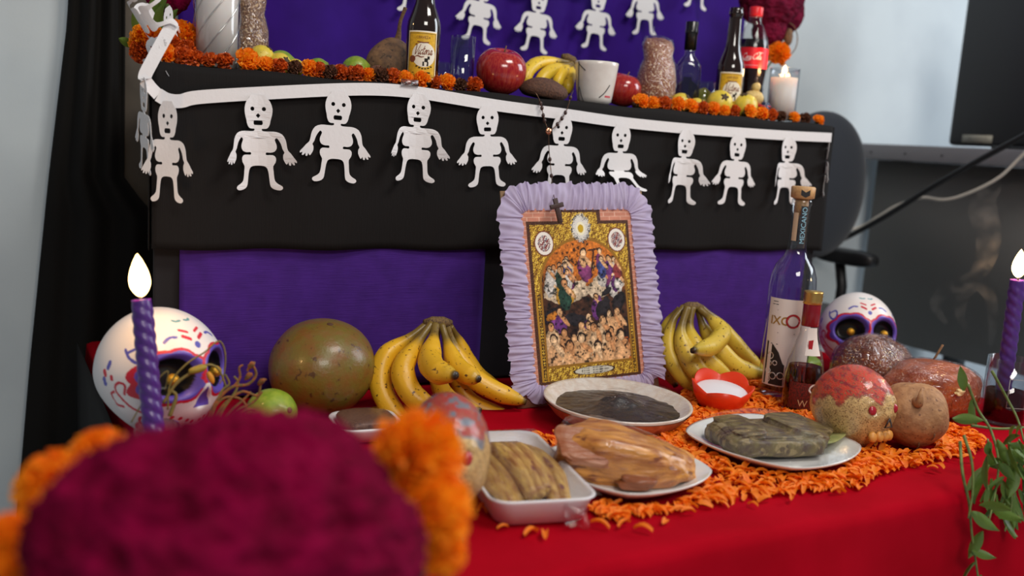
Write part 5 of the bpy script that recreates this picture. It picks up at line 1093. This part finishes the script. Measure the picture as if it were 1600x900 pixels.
# right bouquet: cockscomb over marigold
vase('dark vase behind the cola bottle', (1.62, 1.72, T1-.005), .035, .09, Mv)
for k, (x, y, r3, sd) in enumerate(((1205, 5, (.085, .06, .062), 25), (1202, 45, (.045, .04, .05), 26), (1232, 22, (.040, .035, .045), 27))):
    p = W(x, y, 1.74+.02*k*0); t = thing('cockscomb_flower', ('large dark crimson cockscomb above the cola bottle', 'smaller crimson cockscomb hanging below the large one', 'crimson cockscomb lobe at the right of the cola cap')[k], 'flower', p); ob('flower_head', cockscomb(r3, sd, 110, 70), mat('crimson_velvet%d' % k, lin(112, 16, 50), .9, c2=lin(80, 6, 34), scale=8, spec=.15, bump=.003, bscale=60), t); stem_to(t, p, (1.62, 1.72, T1+.05), .003)
p = W(1216, 84, 1.70); t = big_marigold('bright orange marigold behind the right glass candle', p, .028, (1.3, 0, -.5), 120, 44); stem_to(t, p, (1.62, 1.72, T1+.05), .002)
wl = thing('wire_loop', 'thin wire loop at the right of the crimson flowers', 'wire', W(1237, 80, 1.70)); w0 = wl.location.copy()
ob('wire', tube(catmull([W(x, y, 1.70)-w0 for x, y in ((1215, 95), (1232, 88), (1243, 75), (1246, 58), (1241, 42), (1234, 36))], 8), .0012, 6), M_stalk, wl)
ob('dry_bulb', fruit(.011, .010, .020, 6, .08), M_stalk, wl, W(1232, 58, 1.705)-w0)
# ------------------------------------------------------------------ desk, monitor, chair, cables on the right
M_dk = mat('grey_laminate', lin(112, 109, 106), .5, bump=.0002, bscale=300); M_top = mat('desk_edge', lin(118, 116, 120), .45); M_blk = mat('black_plastic', lin(24, 24, 26), .45); M_chair = mat('chair_fabric', lin(30, 36, 46), .85, sheen=.2)
dk = thing('desk', 'grey office desk standing at the right of the altar', 'desk', (2.6, 1.2, 0))
ob('desk_top', box(.62, 1.66, .045, .003, c=(.03, -.02, .877)), M_top, dk); ob('side_panel', box(.02, 1.56, .54, c=(-.20, -.01, .583)), M_dk, dk)
for y in (-.75, .72): ob('leg', box(.05, .05, .855, c=(.22, y, .4275)), M_blk, dk); ob('leg', box(.04, .04, .855, c=(-.16, y, .4275)), M_blk, dk)
for k in range(6): ob('edge_screw', xf(lathe([(0, 0), (.003, 0), (.0028, .0012), (0, .0014)], 10), (-.281, .74-k*.12, .875), (0, -PI/2, 0)), M_blk, dk)
mn = thing('computer_monitor', 'black monitor back standing on the grey desk', 'monitor', (2.46, 1.50, .90))
ob('back_cover', box(.045, .55, .46, .012, 3, c=(0, 0, .238)), M_blk, mn); ob('screen', box(.004, .52, .42, c=(.0235, 0, .24)), mat('screen_black', lin(8, 8, 10), .1), mn); ob('foot', box(.17, .22, .010, .003, c=(.02, 0, .005)), M_blk, mn)
st_ = ob('label_sticker', box(.0015, .092, .021, c=(-.0235, .182, .028)), mat('sticker', lin(150, 146, 132), .6), mn)
ob('sticker_print', join(box(.0015, .06, .003, c=(-.0236, .18, .031)), box(.0015, .07, .003, c=(-.0236, .178, .025))), mat('sticker_ink', lin(110, 106, 98), .6), st_)
oc = thing('office_chair', 'dark blue office chair between the altar and the desk', 'chair', (1.90, 1.74, 0), (0, 0, 0))
V, F = ball(40, 28); B_ = np.sign(V)*np.abs(V)**.95*np.array((.165, .045, .190)); ob('backrest', (B_, F), M_chair, oc, (0, 0, .775))
ob('seat', (np.sign(V)*np.abs(V)**.7*np.array((.18, .18, .04)), F), M_chair, oc, (0, -.02, .42)); ob('back_post', box(.05, .02, .30, c=(0, .07, .50)), M_blk, oc)
for s in (-1, 1):
    ob('armrest', (np.sign(V)*np.abs(V)**.6*np.array((.03, .10, .022)), F), M_blk, oc, (s*.155, .02, .585)); ob('arm_post', tube([(s*.155, .04, .575), (s*.165, .03, .5), (s*.15, .02, .42)], .014, 10), M_blk, oc)
ob('gas_post', lathe([(0, .08), (.025, .08), (.025, .38), (0, .38)], 16), M_blk, oc)
for k in range(5): a_ = k*2*PI/5+.3; ob('base_leg', tube([(0, 0, .09), (.17*math.cos(a_), .17*math.sin(a_), .06)], .018, 8), M_blk, oc); ob('caster', fruit(.025, .025, .025, k), M_blk, oc, (.175*math.cos(a_), .175*math.sin(a_), .025))
cb = tag(ob('black_cable', tube(catmull([Wx(1240, 418, 2.10)]+[Wx(x, y, 2.22) for x, y in ((1285, 390), (1340, 362), (1390, 334), (1460, 290), (1530, 250), (1600, 212), (1680, 168))], 8), .008, 10), mat('cable_black', lin(20, 20, 22), .5)), 'thick black cable rising across the front of the desk', 'cable')
tag(ob('white_cable', tube(catmull([Wx(1285, 368, 2.15)]+[Wx(x, y, 2.25) for x, y in ((1340, 356), (1370, 340), (1400, 322), (1440, 309), (1475, 312), (1510, 303), (1560, 278), (1600, 240), (1650, 195))], 8), .0042, 8), mat('cable_white', lin(206, 198, 186), .5)), 'thin white cable looping across the front of the desk', 'cable')

# ------------------------------------------------------------------ smoke drifting from the right candle
Msm = bpy.data.materials.new('smoke'); Msm.use_nodes = True
def _sm():
    N = Msm.node_tree.nodes; K = Msm.node_tree.links; N.remove(N['Principled BSDF']); v = N.new('ShaderNodeVolumeScatter'); v.inputs[0].default_value = (.9, .9, .92, 1)
    tc = N.new('ShaderNodeTexCoord'); n = N.new('ShaderNodeTexNoise'); n.inputs['Scale'].default_value = 35; K.new(tc.outputs['Object'], n.inputs[0])
    r = N.new('ShaderNodeMapRange'); r.inputs[1].default_value = .42; r.inputs[2].default_value = .7; r.inputs[4].default_value = 2.6; K.new(n.outputs[0], r.inputs[0]); K.new(r.outputs[0], v.inputs['Density']); K.new(v.outputs[0], N['Material Output'].inputs['Volume'])
_sm()
sm_ = thing('smoke_wisp', 'faint grey smoke curling beside the right candle', 'smoke', W(1500, 480, .98)); s0 = sm_.location.copy()
ob('smoke_curl', tube(catmull([W(x, y, .98)-s0 for x, y in ((1512, 520), (1500, 490), (1505, 462), (1525, 445), (1545, 460), (1552, 500), (1548, 540))], 6), [.004, .010, .012, .012, .010, .005], 12), Msm, sm_)
ob('smoke_curl', tube(catmull([W(x, y, .99)-s0 for x, y in ((1478, 505), (1462, 480), (1475, 455), (1510, 440), (1535, 415), (1545, 370), (1535, 320), (1555, 290))], 6), [.004, .011, .012, .014, .02, .024, .012], 12), Msm, sm_)
